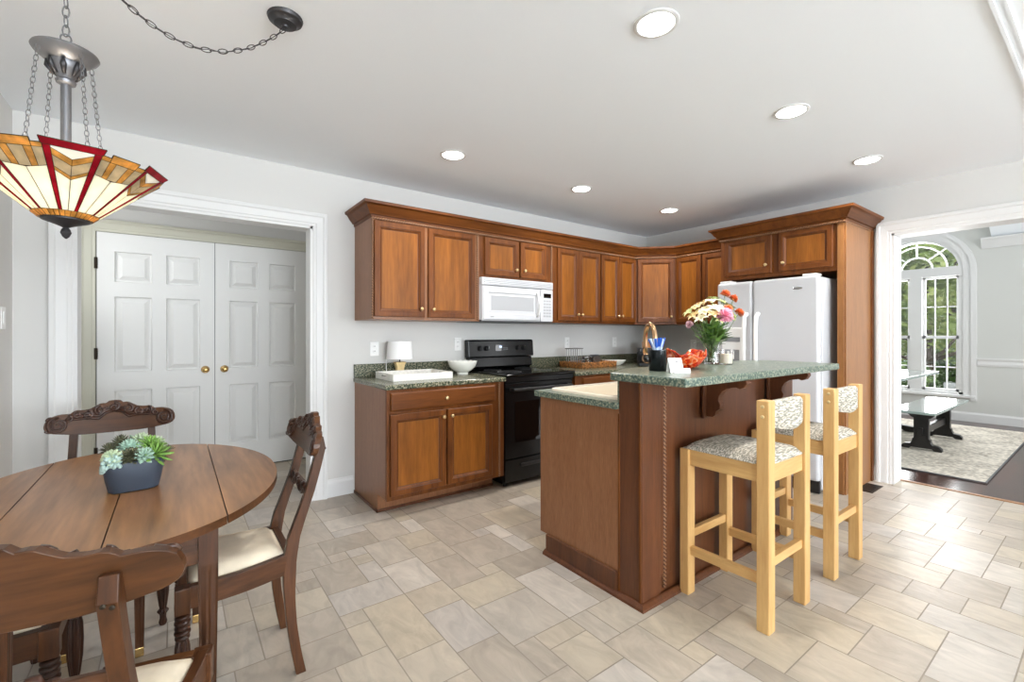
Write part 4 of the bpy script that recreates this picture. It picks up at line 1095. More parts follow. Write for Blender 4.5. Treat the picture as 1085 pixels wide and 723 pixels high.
rosette('rosette_mint', (.020, .026, .138), .05, 34, 1.25, .040, .010, (.1, 0, 1))
rosette('rosette_mint', (.054, .020, .124), .05, 26, 1.2, .042, .009, (.5, 0, .9))
rosette('rosette_pale', (-.040, .045, .118), .05, 26, 1.2, .042, .010, (-.3, .4, 1))
rosette('rosette_dark', (.066, -.010, .092), .04, 24, 1.1, .030, .007, (.9, -.3, .4))
rosette('rosette_mint', (-.052, -.050, .112), .05, 30, 1.2, .036, .009, (-.4, -.5, .8))
rosette('rosette_pale', (.022, -.058, .108), .05, 30, 1.25, .036, .009, (.1, -.7, .7))
rosette('rosette_pale', (.005, .055, .130), .05, 26, 1.2, .040, .010, (0, .4, 1))
rosette('rosette_green', (.040, -.010, .128), .05, 28, 1.2, .048, .008, (.2, -.2, 1))
rosette('rosette_dark', (-.030, .018, .142), .05, 34, 1.3, .036, .008, (-.1, .1, 1))
rosette('rosette_green', (.060, .050, .112), .05, 26, 1.1, .044, .008, (.5, .5, .7))
mb = MB(); rnd = random.Random(5)
for k in range(120):
    x, y = rnd.uniform(-.080, -.032), rnd.uniform(-.078, -.010); z = .088 + .036 * rnd.random() - .02 * max(0, (-x - .065) / .015)
    mb.ball((x, y, z), rnd.uniform(.005, .0075), 7, 5, 0, 1, 1, 1.2)
mb.build('bead_cluster', 'bead_green', t, smooth=True)
mb = MB()
for s in range(5): mb.tube([(.07, .0, .10), (.09, .005 * s, .105), (.112 - .004 * s, .004 * s, .112 + .003 * s)], [.003, .003, .001], 5)
mb.build('trailing_stem', 'rosette_dark', t, smooth=True)

# ------------------------------------------------------------------ stained glass pendant lamp
LX, LY, LZ = -.265, 1.900, 1.538
t = thing('pendant_lamp', 'stained-glass bowl pendant lamp hung by a swagged chain over the table', 'pendant lamp', (LX, LY, LZ))
rb, rt, zb_, zt_ = .062, .232, .060, .212
NS = 12; A0 = math.radians(-78.5)
MATS = ['glass_cream', 'glass_red', 'glass_amber', 'glass_grey', 'glass_white']
sh = MB(); came = MB()
def cone(k, u, v):                       # facet k, u across (0..1), v up (0..1+)
    a0, a1 = A0 + (k - .5) * 2 * PI / NS, A0 + (k + .5) * 2 * PI / NS; r = rb + (rt - rb) * v; z = zb_ + (zt_ - zb_) * v
    p0, p1 = Vector((r * math.cos(a0), r * math.sin(a0), z)), Vector((r * math.cos(a1), r * math.sin(a1), z))
    return p0.lerp(p1, u)
seen = set()
def piece(k, poly, m):
    P = [cone(k, u, v) for u, v in poly]; sh.add(P, [tuple(range(len(P)))], m)
    for i in range(len(P)):
        a, b = P[i], P[(i + 1) % len(P)]; key = tuple(sorted((tuple(round(c, 4) for c in a), tuple(round(c, 4) for c in b))))
        if key not in seen: seen.add(key); came.tube([a, b], .0016, 5)
for k in range(NS):
    for i in range(3): piece(k, [(i / 3, -.01), ((i + 1) / 3, -.01), ((i + 1) / 3, .085), (i / 3, .085)], 2)
    if k % 2 == 0:
        w = .13; v0 = .085
        piece(k, [(0, v0), (w + .05, v0), (w, .98), (0, .98)], 1); piece(k, [(1 - w - .05, v0), (1, v0), (1, .98), (1 - w, .98)], 1)
        piece(k, [(-.015, .98), (1.015, .98), (1.03, 1.07), (-.03, 1.07)], 1)
        l, r, c = w, 1 - w, .5
        piece(k, [(l + .05, v0), (c, v0), (c, .55), (l, .66)], 0); piece(k, [(c, v0), (r - .05, v0), (r, .66), (c, .55)], 0)
        for (e0, e1, c0, c1, m) in ((.66, .71, .55, .60, 2), (.71, .86, .60, .75, 3), (.86, .95, .75, .84, 2)):
            piece(k, [(l, e0), (c, c0), (c, c1), (l, e1)], m); piece(k, [(c, c0), (r, e0), (r, e1), (c, c1)], m)
        piece(k, [(l, .95), (c, .84), (r, .95), (r, .98), (l, .98)], 4)
    else:
        piece(k, [(0, .085), (.5, .085), (.5, .66), (0, .70)], 0); piece(k, [(.5, .085), (1, .085), (1, .70), (.5, .66)], 0)
        xs = (0, .20, .36, .64, .80, 1.0); lo = lambda u: .66 + .08 * abs(u - .5)
        for i, m in enumerate((3, 2, 3, 2, 3)): piece(k, [(xs[i], lo(xs[i])), (xs[i + 1], lo(xs[i + 1])), (xs[i + 1], .93), (xs[i], .93)], m)
        piece(k, [(0, .93), (.2, .93), (.2, .99), (0, .99)], 2); piece(k, [(.8, .93), (1, .93), (1, .99), (.8, .99)], 2)
        piece(k, [(.2, .93), (.8, .93), (.8, 1.04), (.2, 1.04)], 2)
o = sh.build('glass_shade', MATS, t, normals=False)
sm = o.modifiers.new('thickness', 'SOLIDIFY'); sm.thickness = .0025; sm.offset = 0
came.build('lead_came', 'lead_came', o)
MB().lathe([(.002, .0), (.008, .006), (.013, .018), (.010, .028), (.006, .033), (.012, .036), (.026, .042), (.042, .048), (.055, .053), (.056, .058), (.045, .060)], 28).build('finial', 'pewter_dark', t, smooth='auto')
MB().lathe([(.0125, .055), (.0125, .47)], 16).build('stem', 'pewter', t, smooth='auto')
MB().lathe([(.014, .462), (.022, .466), (.024, .474), (.018, .480), (.022, .488), (.034, .505), (.040, .520), (.040, .528), (.056, .536), (.072, .550), (.077, .558), (.075, .563), (.05, .572), (.02, .582), (.012, .592)], 36).build('top_plate', 'pewter', t, smooth='auto')
mb = MB()
for k in range(8):
    a = 2 * PI * k / 8; mb.tube([(.026 * math.cos(a), .026 * math.sin(a), .488), (.040 * math.cos(a), .040 * math.sin(a), .51), (.042 * math.cos(a), .042 * math.sin(a), .528)], [.004, .008, .003], 6)
mb.build('leaf_cup', 'pewter_dark', t, smooth=True)
def chain(mb, pts, pitch=.022, w=.0075, r=.0016, stretch=1.0):
    P = [Vector(p) for p in pts]; acc = [0]
    for a, b in zip(P[:-1], P[1:]): acc.append(acc[-1] + (b - a).length)
    def at(s):
        for i in range(len(P) - 1):
            if s <= acc[i + 1] + 1e-9: return P[i].lerp(P[i + 1], (s - acc[i]) / max(1e-9, acc[i + 1] - acc[i]))
        return P[-1].copy()
    n = max(2, int(acc[-1] / pitch)); h = acc[-1] / n
    for k in range(n):
        c = at((k + .5) * h); d = (at((k + 1) * h) - at(k * h)).normalized()
        e = d.cross(Vector((.3, .8, .5))).normalized(); f = d.cross(e)
        if k % 2: e = f
        ln = h * .5 + r * 1.8
        mb.tube([c + d * (ln * math.cos(q)) + e * (w * math.sin(q) * (1.0)) for q in [2 * PI * j / 12 for j in range(12)]], r, 5, 0, True)
for ang in (25, 115, 205, 295):
    a = math.radians(ang + 12); mb = MB()
    chain(mb, [(.066 * math.cos(a), .066 * math.sin(a), .546), (.105 * math.cos(a), .105 * math.sin(a), .165)], .0165, .0055, .0012)
    mb.build('shade_chain', 'pewter', t, smooth=True)
mb = MB(); mb.tube([(.012 * math.cos(q), 0, .602 + .014 * math.sin(q)) for q in [2 * PI * j / 16 for j in range(16)]], .0022, 6, 0, True)
chain(mb, [(0, 0, .612), (0, 0, ZC - LZ - .022)], .027, .0085, .002)
mb.tube([(.0, 0, ZC - LZ), (.0, 0, ZC - LZ - .012), (.008, 0, ZC - LZ - .022), (.0, 0, ZC - LZ - .032), (-.008, 0, ZC - LZ - .022)], .002, 6)
mb.build('hanging_chain', 'pewter', t, smooth=True)
cxp, cyp = .344 - LX, 1.950 - LY; zt = ZC - LZ
MB().lathe([(.0, zt - .040), (.012, zt - .040), (.014, zt - .034), (.040, zt - .030), (.046, zt - .020), (.060, zt - .014), (.064, zt - .004), (.062, zt - .0002), (0, zt - .0002)], 32, (cxp, cyp, 0), cap=False).build('ceiling_canopy', 'pewter_dark', t, smooth='auto')
mb = MB(); pts = []
for k in range(41):
    u = k / 40; pts.append((cxp * u, cyp * u, (ZC - LZ - .028) - .016 * u - .200 * 4 * u * (1 - u)))
chain(mb, pts, .026, .0075, .0017); mb.build('swag_chain', 'pewter_dark', t, smooth=True)
mb = MB(); mb.tube([(p[0], p[1] + .004 * math.sin(i), p[2] + .003 * math.cos(i * 1.3)) for i, p in enumerate(pts)], .0013, 5); mb.build('lamp_cord', 'pewter_dark', t, smooth=True)
for ang in (60, 180, 300):
    a = math.radians(ang); b = MB().lathe([(.008, .085), (.011, .095), (.013, .10), (.018, .115), (.024, .14), (.022, .16), (.012, .176), (.003, .182)], 14, (.042 * math.cos(a), .042 * math.sin(a), .01))
    b.build('bulb', 'bulb_glow', t, smooth=True)
l = bpy.data.lights.new('lamp_light', 'POINT'); l.energy = 3.2; l.color = (1, .93, .82); l.shadow_soft_size = .05
lo_ = bpy.data.objects.new('lamp_light', l); lo_.location = (0, 0, .20); lo_.parent = t; C.objects.link(lo_)

# ------------------------------------------------------------------ recessed ceiling lights
LIGHTS = [((1.534, 1.112), 'round recessed ceiling light nearest the camera, largest of the six'),
          ((2.738, 1.105), 'round recessed ceiling light second from the camera in the right-hand row'),
          ((3.934, 1.092), 'round recessed ceiling light nearest the dining room doorway'),
          ((1.533, 2.753), 'round recessed ceiling light above the microwave side, leftmost of the six'),
          ((2.764, 2.748), 'round recessed ceiling light in the middle of the far row'),
          ((3.950, 2.709), 'round recessed ceiling light deepest in the room, above the corner cabinet')]
def downlight(p, label):
    t = thing('recessed_light', label, 'ceiling light', (p[0], p[1], ZC), 0, 'recessed ceiling lights')
    MB().lathe([(.088, 0), (.088, -.004), (.080, -.007), (.072, -.006), (.070, -.0005)], 32, cap=False).build('trim_ring', 'white_trim', t, smooth='auto')
    MB().lathe([(.0705, -.001), (.070, -.004), (.0005, -.0045)], 32).build('diffuser', 'downlight_glow', t, smooth='auto')
    l = bpy.data.lights.new('downlight_beam', 'AREA'); l.shape = 'DISK'; l.size = .13; l.energy = DOWN_W; l.color = (1, .97, .93); l.spread = math.radians(150)
    o = bpy.data.objects.new('downlight_beam', l); o.location = (0, 0, -.012); o.parent = t; C.objects.link(o)
    return t
DOWN_W = 7.0
for p, lab in LIGHTS: downlight(p, lab)
# ------------------------------------------------------------------ things on the worktop left of the range
KZ = CT1 + .0005
t = thing('table_lamp', 'small table lamp with white fabric shade behind the shell tray', 'lamp', (1.470, 3.525, KZ))
MB().rings([[(x * w, y * d, z) for x, y in ((-1, -1), (1, -1), (1, 1), (-1, 1))] for z, w, d in ((0, .042, .030), (.03, .036, .026), (.062, .030, .022), (.095, .036, .026), (.118, .046, .032))]).build('base', 'lamp_wood', t, bevel=.004)
MB().lathe([(.006, .118), (.006, .15)], 10).build('neck', 'pewter_dark', t)
MB().lathe([(.104, .142), (.096, .285), (.094, .285), (.102, .142)], 36, cap=False).build('shade', 'lamp_shade_fabric', t, smooth='auto')
MB().tube([(-.04, .015, .012), (-.075, .02, .008), (-.10, .03, .03), (-.095, .05, .09), (-.085, .075, .16)], .003, 6).build('power_cord', 'white_plastic', t, smooth=True)
t = thing('serving_tray', 'shallow white shell-inlay tray with cut-out handles on the green worktop', 'tray', (1.505, 3.325, KZ))
a, b = .243, .180; m = MB().box(-a, a, -b, b, 0, .008).box(-a, a, -b, -b + .010, .008, .050).box(-a, a, b - .010, b, .008, .050)
for s in (-1, 1):
    x0, x1 = sorted((s * a, s * (a - .010)))
    m.box(x0, x1, -b + .010, -.045, .008, .050).box(x0, x1, .045, b - .010, .008, .050).box(x0, x1, -.045, .045, .008, .022).box(x0, x1, -.045, .045, .038, .050)
m.build('tray_body', 'tray_shell', t)
for s in (-1, 1):
    MB().tube([(s * (a - .005), -.045, .030), (s * (a + .004), -.03, .030), (s * (a + .004), .03, .030), (s * (a - .005), .045, .030)], .004, 6).build('handle', 'hinge_metal', t, smooth=True)
t = thing('bowl', 'white scalloped porcelain bowl beside the range', 'bowl', (1.985, 3.400, KZ))
pr = [(.048, 0), (.050, .012), (.046, .016), (.080, .035), (.108, .062), (.122, .095), (.126, .112), (.123, .113), (.104, .066), (.076, .040), (.03, .022)]
m = MB(); L = []
for r, z in pr: L.append([(r * math.cos(q), r * math.sin(q), z + (.003 * math.cos(16 * q) if z > .1 else 0)) for q in [2 * PI * k / 64 for k in range(64)]])
m.rings(L); m.build('porcelain_body', 'porcelain', t, smooth='auto')

# ------------------------------------------------------------------ right of the range
t = thing('wicker_tray', 'woven wicker tray on the worktop right of the range', 'tray', (3.490, 3.370, KZ))
a, b = .250, .165
MB().box(-a, a, -b, b, 0, .008).build('tray_base', 'wicker', t)
m = MB()
for j in range(4):
    z = .014 + .013 * j
    def wv(u): return .004 * math.sin(u * 95 + j * PI)
    P = []
    for k in range(60): u = -a + 2 * a * k / 60; P.append((u, -b + wv(u), z))
    for k in range(40): u = -b + 2 * b * k / 40; P.append((a + wv(u), u, z))
    for k in range(60): u = a - 2 * a * k / 60; P.append((u, b + wv(u), z))
    for k in range(40): u = b - 2 * b * k / 40; P.append((-a + wv(u), u, z))
    m.tube(P, .0065, 6, 0, True)
for k in range(17):
    x = -a + 2 * a * k / 16
    for y in (-b, b): m.tube([(x, y, .006), (x, y, .064)], .004, 5)
for k in range(1, 10):
    y = -b + 2 * b * k / 10
    for x in (-a, a): m.tube([(x, y, .006), (x, y, .064)], .004, 5)
m.build('woven_sides', 'wicker', t, smooth=True)
TZ2 = KZ + .0085
t = thing('flatware_rack', 'metal rack of upright rods standing at the left of the wicker tray', 'rack', (3.345, 3.430, TZ2))
m = MB()
for i in range(6):
    for y in (-.035, .035): m.tube([(-.075 + .03 * i, y, .006), (-.075 + .03 * i, y, .180)], .0028, 6)
m.box(-.085, .085, -.045, .045, 0, .006); m.build('rods', 'steel_grey', t)
MB().box(-.090, .090, -.045, .045, .180, .190).build('top_bar', 'steel_grey', t, bevel=.002)
t = thing('glass_jar', 'clear glass jar tipped on its side in the wicker tray', 'jar', (3.500, 3.365, TZ2 + .058), math.radians(25))
jar = MB().lathe([(.030, -.055), (.044, -.048), (.046, .030), (.036, .045), (.036, .055), (.033, .055), (.033, .044), (.042, .028), (.040, -.044), (.02, -.05)], 22, ax='y').build('jar_body', 'clear_glass', t, smooth='auto')
MB().lathe([(.039, .052), (.040, .056), (.040, .070), (.036, .072)], 22, ax='y').build('lid', 'chrome', t, smooth='auto')
MB().tube([(0.047 * math.cos(q), -.0, .047 * math.sin(q)) for q in [2 * PI * k / 20 for k in range(20)]], .003, 6, 0, True).build('band', 'chrome', t, smooth=True)
t = thing('napkin_holder', 'dark grey napkin holder filled with folded napkins in the wicker tray', 'napkin holder', (3.615, 3.395, TZ2), math.radians(10))
MB().box(-.065, .065, -.035, .035, 0, .006).prism([(-.065, .006), (.065, .006), (.060, .085), (.02, .105), (-.05, .100)], 'y', -.035, -.031).prism([(-.065, .006), (.065, .006), (.060, .085), (.02, .105), (-.05, .100)], 'y', .031, .035).build('holder', 'steel_grey', t, bevel=.001)
m = MB()
for k in range(7): m.box(-.058, .058, -.028 + .008 * k, -.0215 + .008 * k, .0065, .108 + .004 * (k % 3))
m.build('napkins', 'underside_grey', t)
t = thing('oval_dish', 'long white oval serving dish on the worktop by the corner', 'dish', (3.935, 3.410, KZ))
L = []
for r, z in ((.55, 0), (.60, .006), (.78, .018), (.95, .042), (1.0, .050), (.985, .053), (.92, .043), (.74, .022), (.5, .014)):
    L.append([(.175 * r * math.cos(q), .105 * r * math.sin(q), z) for q in [2 * PI * k / 48 for k in range(48)]])
MB().rings(L).build('dish_body', 'porcelain', t, smooth='auto')
t = thing('coffee_maker', 'small black coffee maker with a round bronze dial near the worktop corner', 'coffee maker', (4.105, 3.105, KZ), -PI / 4)
MB().box(-.085, .085, -.09, .09, 0, .035).box(-.085, .085, .02, .09, .035, .15).box(-.080, .080, -.085, .09, .150, .195).build('housing', 'black_plastic', t, bevel=.008)
MB().lathe([(.045, .036), (.055, .06), (.052, .11), (.040, .125)], 22, (0, -.035, 0)).build('carafe', 'black_glass', t, smooth='auto')
MB().tube([(.048 * math.cos(q), -.094, .085 + .048 * math.sin(q)) for q in [2 * PI * k / 24 for k in range(24)]], .0045, 6, 0, True).build('dial_ring', 'faucet_bronze', t, smooth=True)
t = thing('snack_bag', 'brown and orange packet propped behind the coffee maker', 'packet', (4.43, 3.33, KZ), -PI / 4)
MB().rings([[(x * w, y * d, z) for x, y in ((-1, -.6), (0, -1), (1, -.6), (1, .6), (0, 1), (-1, .6))] for z, w, d in ((0, .055, .03), (.02, .06, .036), (.15, .06, .034), (.235, .058, .006), (.255, .058, .004))]).build('packet_body', 'snack_bag', t, smooth='auto')
MB().box(-.040, .040, -.0395, -.034, .03, .09).build('packet_label', 'black_plastic', t)

# ------------------------------------------------------------------ things on the bar top
BTZ = 1.0695
PCX, PCY = 1.925, 1.385
t = thing('pen_cup', 'black metal cup holding blue and white pens at the near end of the bar', 'cup', (PCX, PCY, BTZ))
MB().lathe([(.041, 0), (.043, .003), (.043, .102), (.041, .104), (.0385, .102), (.0385, .006), (.001, .006)], 32).build('cup_body', 'cup_black', t, smooth='auto')
rnd = random.Random(21)
def make_pen(label, a, blue):
    r = .024; rr0 = rnd.uniform(.008, .026); bx, by = -rr0 * math.cos(a), -rr0 * math.sin(a)
    t = thing('pen', label, 'pen', (PCX + bx, PCY + by, BTZ + .012), 0, 'pens in the black cup')
    d = Vector(((rr0 + .026) / .104 * math.cos(a), (rr0 + .026) / .104 * math.sin(a), rnd.uniform(1.0, 1.25))).normalized()
    p = lambda s: d * s
    MB().tube([p(0), p(.136)], .0042, 8).build('barrel', 'pen_clear', t, smooth='auto')
    MB().tube([p(.112), p(.158)], [.0054, .0050], 8).build('cap', 'pen_blue' if blue else 'pen_clear', t, smooth='auto')
    s = d.cross(Vector((0, 0, 1))).normalized() * .0062
    MB().tube([p(.156) + s, p(.118) + s], .0014, 5).build('clip', 'pen_blue', t)
    return t
for k in range(9):
    a = 2.39996 * k + .2
    make_pen('pen with blue cap leaning in the black cup' if k % 2 == 0 else 'pale clear pen leaning in the black cup', a, k % 2 == 0)
t = thing('card_holder', 'small white folded card stand on the bar in front of the pen cup', 'card', (1.905, 1.262, BTZ), math.radians(-30))
P = lambda x, u, o=0: (x, .012 - .0 + .018 * u + o, .066 * u)
c = MB().prism([(-.018, 0), (-.015, .0), (.017, .068), (.014, .068)], 'x', -.040, .026).build('card', 'paper', t)
MB().prism([(.030, 0), (.033, 0), (.017, .066), (.014, .066)], 'x', -.040, .026).build('card_back', 'paper', t)
m = MB()
for x0, x1, u0, u1 in ((-.006, .004, .70, .78), (-.004, .002, .80, .86), (-.018, .012, .50, .55), (-.010, .006, .42, .45)):
    m.add([(x0, -.0185 + .032 * u0, .068 * u0), (x1, -.0185 + .032 * u0, .068 * u0), (x1, -.0185 + .032 * u1, .068 * u1), (x0, -.0185 + .032 * u1, .068 * u1)], [(0, 1, 2, 3)])
m.build('print', 'ink', t)
MB().box(-.030, .050, -.030, .010, 0, .004).prism([(-.030, .004), (-.026, .004), (-.022, .022), (-.026, .022)], 'x', -.030, .050).build('stand', 'paper', t)
# orange art-glass bowl with a wavy free-form rim
t = thing('glass_bowl', 'orange art-glass bowl with wavy rim beside the flower vase', 'bowl', (2.170, 1.385, BTZ), math.radians(15))
L = []; n = 60
def rimz(q): return .080 + .016 * math.cos(2 * q + 1.2) + .010 * math.cos(5 * q) + .005 * math.sin(9 * q)
for s in range(12):
    u = s / 11; r = .030 + .082 * u ** .75
    L.append([(r * (1.0 + .15 * u * math.cos(2 * q)) * math.cos(q), r * (.92 + .04 * u * math.cos(3 * q)) * math.sin(q), .003 + rimz(q) * u ** 1.5) for q in [2 * PI * k / n for k in range(n)]])
o = MB().rings(L, cap=False).add(L[0], [tuple(range(n))]).build('bowl_body', 'art_glass', t, smooth=True)
sm = o.modifiers.new('thickness', 'SOLIDIFY'); sm.thickness = .004
# vase with a mixed bouquet
VX, VY = 2.640, 1.510
t = thing('flower_vase', 'clear flared glass vase with pebbles holding the bouquet', 'vase', (VX, VY, BTZ))
MB().lathe([(.001, 0), (.044, 0), (.047, .004), (.042, .05), (.040, .09), (.050, .15), (.058, .175), (.0555, .175), (.047, .15), (.037, .09), (.039, .05), (.043, .008), (.001, .008)], 28, cap=False).build('vase_body', 'clear_glass', t, smooth='auto', normals=True)
m = MB(); rnd = random.Random(3)
for k in range(34):
    a = rnd.uniform(0, 2 * PI); r = .032 * math.sqrt(rnd.random()); m.ball((r * math.cos(a), r * math.sin(a), .014 + rnd.random() * .022), rnd.uniform(.004, .006), 7, 5)
m.build('pebbles', 'porcelain', t, smooth=True)
def leaf(mb, b, d, ln, w, droop):
    d = d.normalized(); s = d.cross(Vector((0, 0, 1)))
    s = s.normalized() if s.length > .01 else Vector((1, 0, 0)); n = s.cross(d); L = []
    for k in range(8):
        u = k / 7; c = b + d * ln * u + Vector((0, 0, -droop * u * u)); q = w * math.sin(PI * min(.98, u * .92 + .06)) ** .8
        L.append((c - s * q + n * q * .25, c - n * .0, c + s * q + n * q * .25))
    o = len(mb.v)
    for a in L: mb.v += [tuple(v) for v in a]
    for k in range(7):
        for j in range(2): mb.f.append((o + 3 * k + j, o + 3 * k + j + 1, o + 3 * k + 4 + j, o + 3 * k + 3 + j)); mb.m.append(0)
fo = thing('bouquet_foliage', 'broad green leaves fanning out of the glass vase', 'leaves', (VX, VY, BTZ + .012))
rnd = random.Random(14)
for grp, mat, nn in (('leaf_spray', 'leaf_green', 62), ('leaf_spray', 'leaf_dark', 44)):
    m = MB()
    for k in range(nn):
        a = rnd.uniform(0, 2 * PI); el = rnd.uniform(.25, 1.25); z = rnd.uniform(.09, .19); rr_ = .012 + .20 * (z - .09) * rnd.random()
        leaf(m, Vector((rr_ * math.cos(a), rr_ * math.sin(a), z)), Vector((math.cos(a) * math.cos(el), math.sin(a) * math.cos(el), math.sin(el))), rnd.uniform(.07, .135), rnd.uniform(.015, .024), rnd.uniform(0, .03))
    m.build(grp, mat, fo, smooth=True, normals=False)
m = MB()
for k in range(12):
    a = 2 * PI * k / 12; m.tube([(.022 * math.cos(a + 1), .022 * math.sin(a + 1), 0), (.012 * math.cos(a), .012 * math.sin(a), .10), (.035 * math.cos(a), .035 * math.sin(a), .20)], .0025, 5)
m.build('stems', 'stem_green', fo, smooth=True)
def flower(kind, mat, label, p, r, seed, group):
    rnd = random.Random(seed); top = Vector(p)
    t = thing(kind, label, 'flower', (VX, VY, BTZ + .045), 0, group)
    st = Vector((p[0] * .08, p[1] * .08, 0)); MB().tube([st, st.lerp(top, .5) + Vector((0, 0, .012)), top], .0018, 5).build('stem', 'stem_green', t, smooth=True)
    mb = MB(); ax = Vector((p[0], p[1], .16)).normalized(); e1 = ax.orthogonal().normalized(); e2 = ax.cross(e1)
    if kind == 'carnation':
        for k in range(46):
            g = k * 2.39996; u = math.sqrt((k + .5) / 46); el = 1.75 * (1 - u) - .35
            d = (e1 * math.cos(g) + e2 * math.sin(g)) * math.cos(el) + ax * math.sin(el)
            s = d.cross(ax).normalized(); b = top + ax * r * .15; w = r * .34 * rnd.uniform(.8, 1.2); q = b + d * r * rnd.uniform(.85, 1.1)
            mb.add([b, q + s * w, q + d * r * .12 + s * w * .35, q + ax * r * .10, q + d * r * .12 - s * w * .4, q - s * w], [(0, 1, 2, 3), (0, 3, 4, 5)])
    elif kind == 'lily':
        for k in range(6):
            g = k * PI / 3; rad = e1 * math.cos(g) + e2 * math.sin(g); s = ax.cross(rad); L = []
            for j in range(7):
                u = j / 6; c = top + ax * r * (.75 * u - .55 * u ** 3) + rad * r * (.12 + .95 * u ** 1.3); w = r * .26 * math.sin(PI * min(.97, u * .85 + .12))
                L.append((c - s * w, c + ax * r * -.05, c + s * w))
            o = len(mb.v)
            for a in L: mb.v += [tuple(v) for v in a]
            for j in range(6):
                for i in range(2): mb.f.append((o + 3 * j + i, o + 3 * j + i + 1, o + 3 * j + 4 + i, o + 3 * j + 3 + i)); mb.m.append(0)
    else:
        for k in range(14):
            g = k * 2.39996; h = rnd.random(); mb.ball(top + (e1 * math.cos(g) + e2 * math.sin(g)) * r * .8 * math.sqrt((k + .5) / 14) + ax * r * .5 * h, r * .26, 6, 4)
    mb.build('bloom', mat, t, smooth=True, normals=(kind == 'bud'))
# offsets measured across the view (right, away from the camera, up)
RTV = Vector((math.cos(math.radians(-36.5)), math.sin(math.radians(-36.5)), 0)); FWV = Vector((math.sin(math.radians(36.5)), math.cos(math.radians(36.5)), 0))
def at(r, f, u): v = RTV * r + FWV * f; return (v.x, v.y, u)
FL = [('carnation', 'petal_orange', 'orange carnation standing highest on the right of the bouquet', at(.070, -.02, .375), .028),
      ('carnation', 'petal_orange', 'orange carnation a little below the highest one, at the right', at(.125, -.01, .350), .024),
      ('carnation', 'petal_orange', 'orange carnation in the middle right of the bouquet', at(.062, -.07, .285), .026),
      ('carnation', 'petal_orange', 'orange carnation furthest right in the bouquet', at(.148, -.03, .262), .027),
      ('carnation', 'petal_pink', 'large pink carnation at the front of the bouquet', at(.028, -.105, .238), .046),
      ('lily', 'petal_cream', 'large cream lily in the centre of the bouquet', at(-.010, -.075, .282), .058),
      ('lily', 'petal_cream', 'cream lily left of the bouquet centre', at(-.058, -.045, .276), .054),
      ('lily', 'petal_peach', 'peach lily at the upper left of the bouquet', at(-.085, -.01, .304), .050),
      ('lily', 'petal_peach', 'peach lily behind the cream ones', at(-.040, .03, .322), .050),
      ('lily', 'petal_lime', 'greenish lily furthest left in the bouquet', at(-.140, -.02, .268), .048),
      ('lily', 'petal_lime', 'greenish lily bud opening at the top of the bouquet', at(.018, .02, .350), .040),
      ('lily', 'petal_cream', 'white lily low on the left side of the bouquet', at(-.098, -.075, .226), .046),
      ('lily', 'petal_cream', 'cream lily at the top centre of the bouquet', at(-.015, -.03, .330), .050),
      ('lily', 'petal_cream', 'cream lily tucked under the peach one on the left', at(-.075, -.07, .262), .046),
      ('lily', 'petal_peach', 'small peach lily between the cream ones at the front', at(-.035, -.10, .250), .042),
      ('lily', 'petal_lime', 'greenish lily low at the front of the bouquet', at(.000, -.11, .215), .040),
      ('lily', 'petal_lime', 'greenish lily at the right behind the orange carnations', at(.105, .01, .300), .045),
      ('lily', 'petal_peach', 'peach lily at the far left above the lilac bloom', at(-.128, -.05, .245), .044),
      ('carnation', 'petal_lime', 'pale green bloom at the right between the orange ones', at(.088, -.055, .235), .028),
      ('carnation', 'petal_lilac', 'lilac bloom hanging out at the far left of the bouquet', at(-.155, -.05, .190), .022),
      ('bud', 'petal_lime', 'cluster of lime buds near the top right', at(.045, -.03, .330), .026),
      ('bud', 'petal_peach', 'cluster of peach buds at the left edge', at(-.118, -.04, .295), .024)]
for i, (k, m_, lab, p, r) in enumerate(FL): flower(k, m_, lab, p, r, 40 + i, 'flowers in the glass vase')
t = thing('candle', 'cream candle in a clear glass beside the vase', 'candle', (2.672, 1.440, BTZ))
MB().lathe([(.001, 0), (.036, 0), (.039, .003), (.041, .090), (.0385, .090), (.0365, .006), (.001, .006)], 28, cap=False).build('glass', 'clear_glass', t, smooth='auto')
MB().lathe([(.0355, .007), (.0372, .062), (.030, .064), (.001, .063)], 28).build('wax', 'candle_wax', t, smooth='auto')
MB().tube([(0, 0, .062), (.001, 0, .072)], .0012, 5).build('wick', 'ink', t)

# ------------------------------------------------------------------ outlets, switch, floor register
def outlet(label, loc, rot, switch=False):
    t = thing('light_switch' if switch else 'wall_outlet', label, 'switch' if switch else 'outlet', loc, rot, None if switch else 'white wall outlets')
    MB().box(-.036, .036, -.006, 0, -.058, .058).build('plate', 'white_plastic', t, bevel=.003)
    if switch: MB().box(-.016, .016, -.010, -.006, -.033, .033).build('rocker', 'white_plastic', t, bevel=.002)
    else:
        for z in (-.020, .020):
            r = MB().lathe([(.016, -.006), (.016, -.0075), (.015, -.008)], 18, (0, 0, z), ax='y').build('receptacle', 'white_plastic', t)
            MB().box(-.007, -.0045, -.0084, -.0079, z - .004, z + .006).box(.0045, .007, -.0084, -.0079, z - .004, z + .006).build('slots', 'underside_grey', r)
    return t
outlet('white wall outlet partly behind the small lamp shade', (1.300, YA, 1.132), 0)
outlet('white wall outlet above the bowl, just left of the range', (2.075, YA, 1.160), 0)
outlet('white wall outlet above the wicker tray', (3.440, YA, 1.160), 0)
outlet('white wall outlet nearest the room corner on the back wall', (4.215, YA, 1.160), 0)
outlet('white wall outlet on the fridge wall behind the flowers', (XB, 2.985, 1.130), -PI / 2)
outlet('white switch plate on the left wall at the edge of the view', (XL, 3.46, 1.335), PI / 2, True)
t = thing('floor_register', 'dark metal floor vent grille beside the doorway', 'vent', (4.535, 1.245, 0))
m = MB().box(-.135, .135, -.058, .058, .0002, .004); m.build('frame', 'vent_metal', t, bevel=.002)
m = MB()
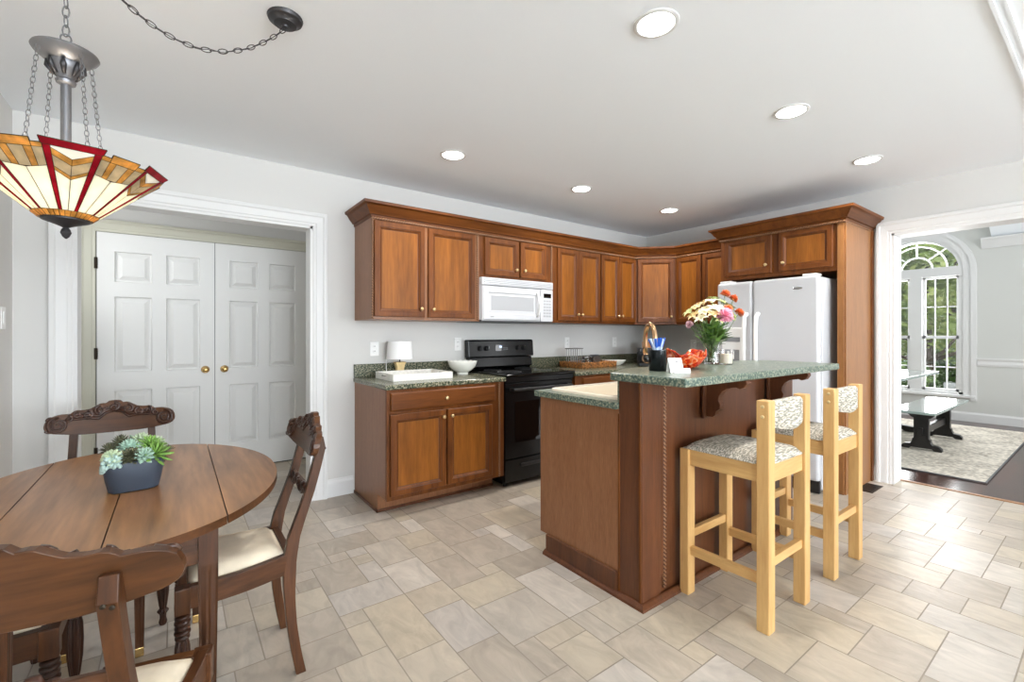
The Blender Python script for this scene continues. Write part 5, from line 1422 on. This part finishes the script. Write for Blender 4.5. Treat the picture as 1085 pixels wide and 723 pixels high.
for k in range(14): m.box(-.122 + .018 * k, -.112 + .018 * k, -.046, .046, .004, .0055)
m.build('louvers', 'black_plastic', t)

# ------------------------------------------------------------------ dining room furniture
t = thing('rug', 'beige woven area rug on the dining room hardwood', 'rug', (7.05, 2.10, 0))
MB().box(-1.60, 1.60, -1.40, 1.40, .0, .010).build('rug_pile', 'rug_weave', t, bevel=.003)
m = MB()
for x0, x1, y0, y1 in ((-1.605, 1.605, -1.405, -1.393), (-1.605, 1.605, 1.393, 1.405), (-1.605, -1.593, -1.393, 1.393), (1.593, 1.605, -1.393, 1.393)): m.box(x0, x1, y0, y1, 0, .0105)
m.build('binding', 'underside_grey', t)
RZ = .0102
def trestle(t, xs, top_z, hw, wpost, name='trestle', stretcher_z=.16, s=1.):
    for x in xs:
        # shaped upright: foot with scrolled toes, waisted post, bearer under the top
        foot = [(-hw, 0), (-hw, .026 * s), (-hw * .86, .050 * s), (-hw * .55, .058 * s), (-wpost * 1.25, .085 * s), (-wpost * 1.2, .115 * s), (-wpost, .12 * s)]
        brc = top_z - .002
        up = [(-wpost, brc - .085 * s), (-wpost * 1.3, brc - .078 * s), (-hw * .62, brc - .055 * s), (-hw * .82, brc - .03 * s), (-hw * .85, brc)]
        half = foot + up; P = half + [(-a, b) for a, b in reversed(half)]
        P += [(hw * .62, 0), (hw * .52, .018 * s), (-hw * .52, .018 * s), (-hw * .62, 0)]
        MB().prism(P, 'x', x - .034 * s, x + .034 * s).build(name, 'bench_black', t, bevel=.004)
    MB().box(xs[0] - .06, xs[1] + .06, -.022, .022, stretcher_z, stretcher_z + .075).build('stretcher', 'bench_black', t, bevel=.005)
t = thing('dining_bench', 'dark trestle bench with pale glossy top on the beige rug', 'bench', (6.87, 1.315, RZ))
MB().box(-.80, .80, -.185, .185, .425, .452).build('seat_top', 'bench_top', t, bevel=.004)
trestle(t, (-.40, .58), .425, .165, .062)
t = thing('trestle_table', 'dining room trestle table with pale glossy top beyond the bench', 'table', (6.95, 1.935, RZ))
MB().box(-.95, .95, -.50, .50, .735, .765).build('table_top', 'bench_top', t, bevel=.004)
trestle(t, (-.55, .60), .735, .40, .09, s=1.3, stretcher_z=.25)
t = thing('table_runner', 'pale grey-blue cloth runner lying on the dining room table', 'runner', (6.95, 1.875, RZ + .7655))
MB().box(-.70, .70, -.19, .19, 0, .003).build('cloth', 'runner_cloth', t)
m = MB()
for x in (-.70, .70):
    for k in range(18):
        y = -.18 + .0212 * k; m.box(min(x, x + math.copysign(.03, x)), max(x, x + math.copysign(.03, x)), y - .003, y + .003, 0, .002)
m.build('fringe', 'runner_cloth', t)
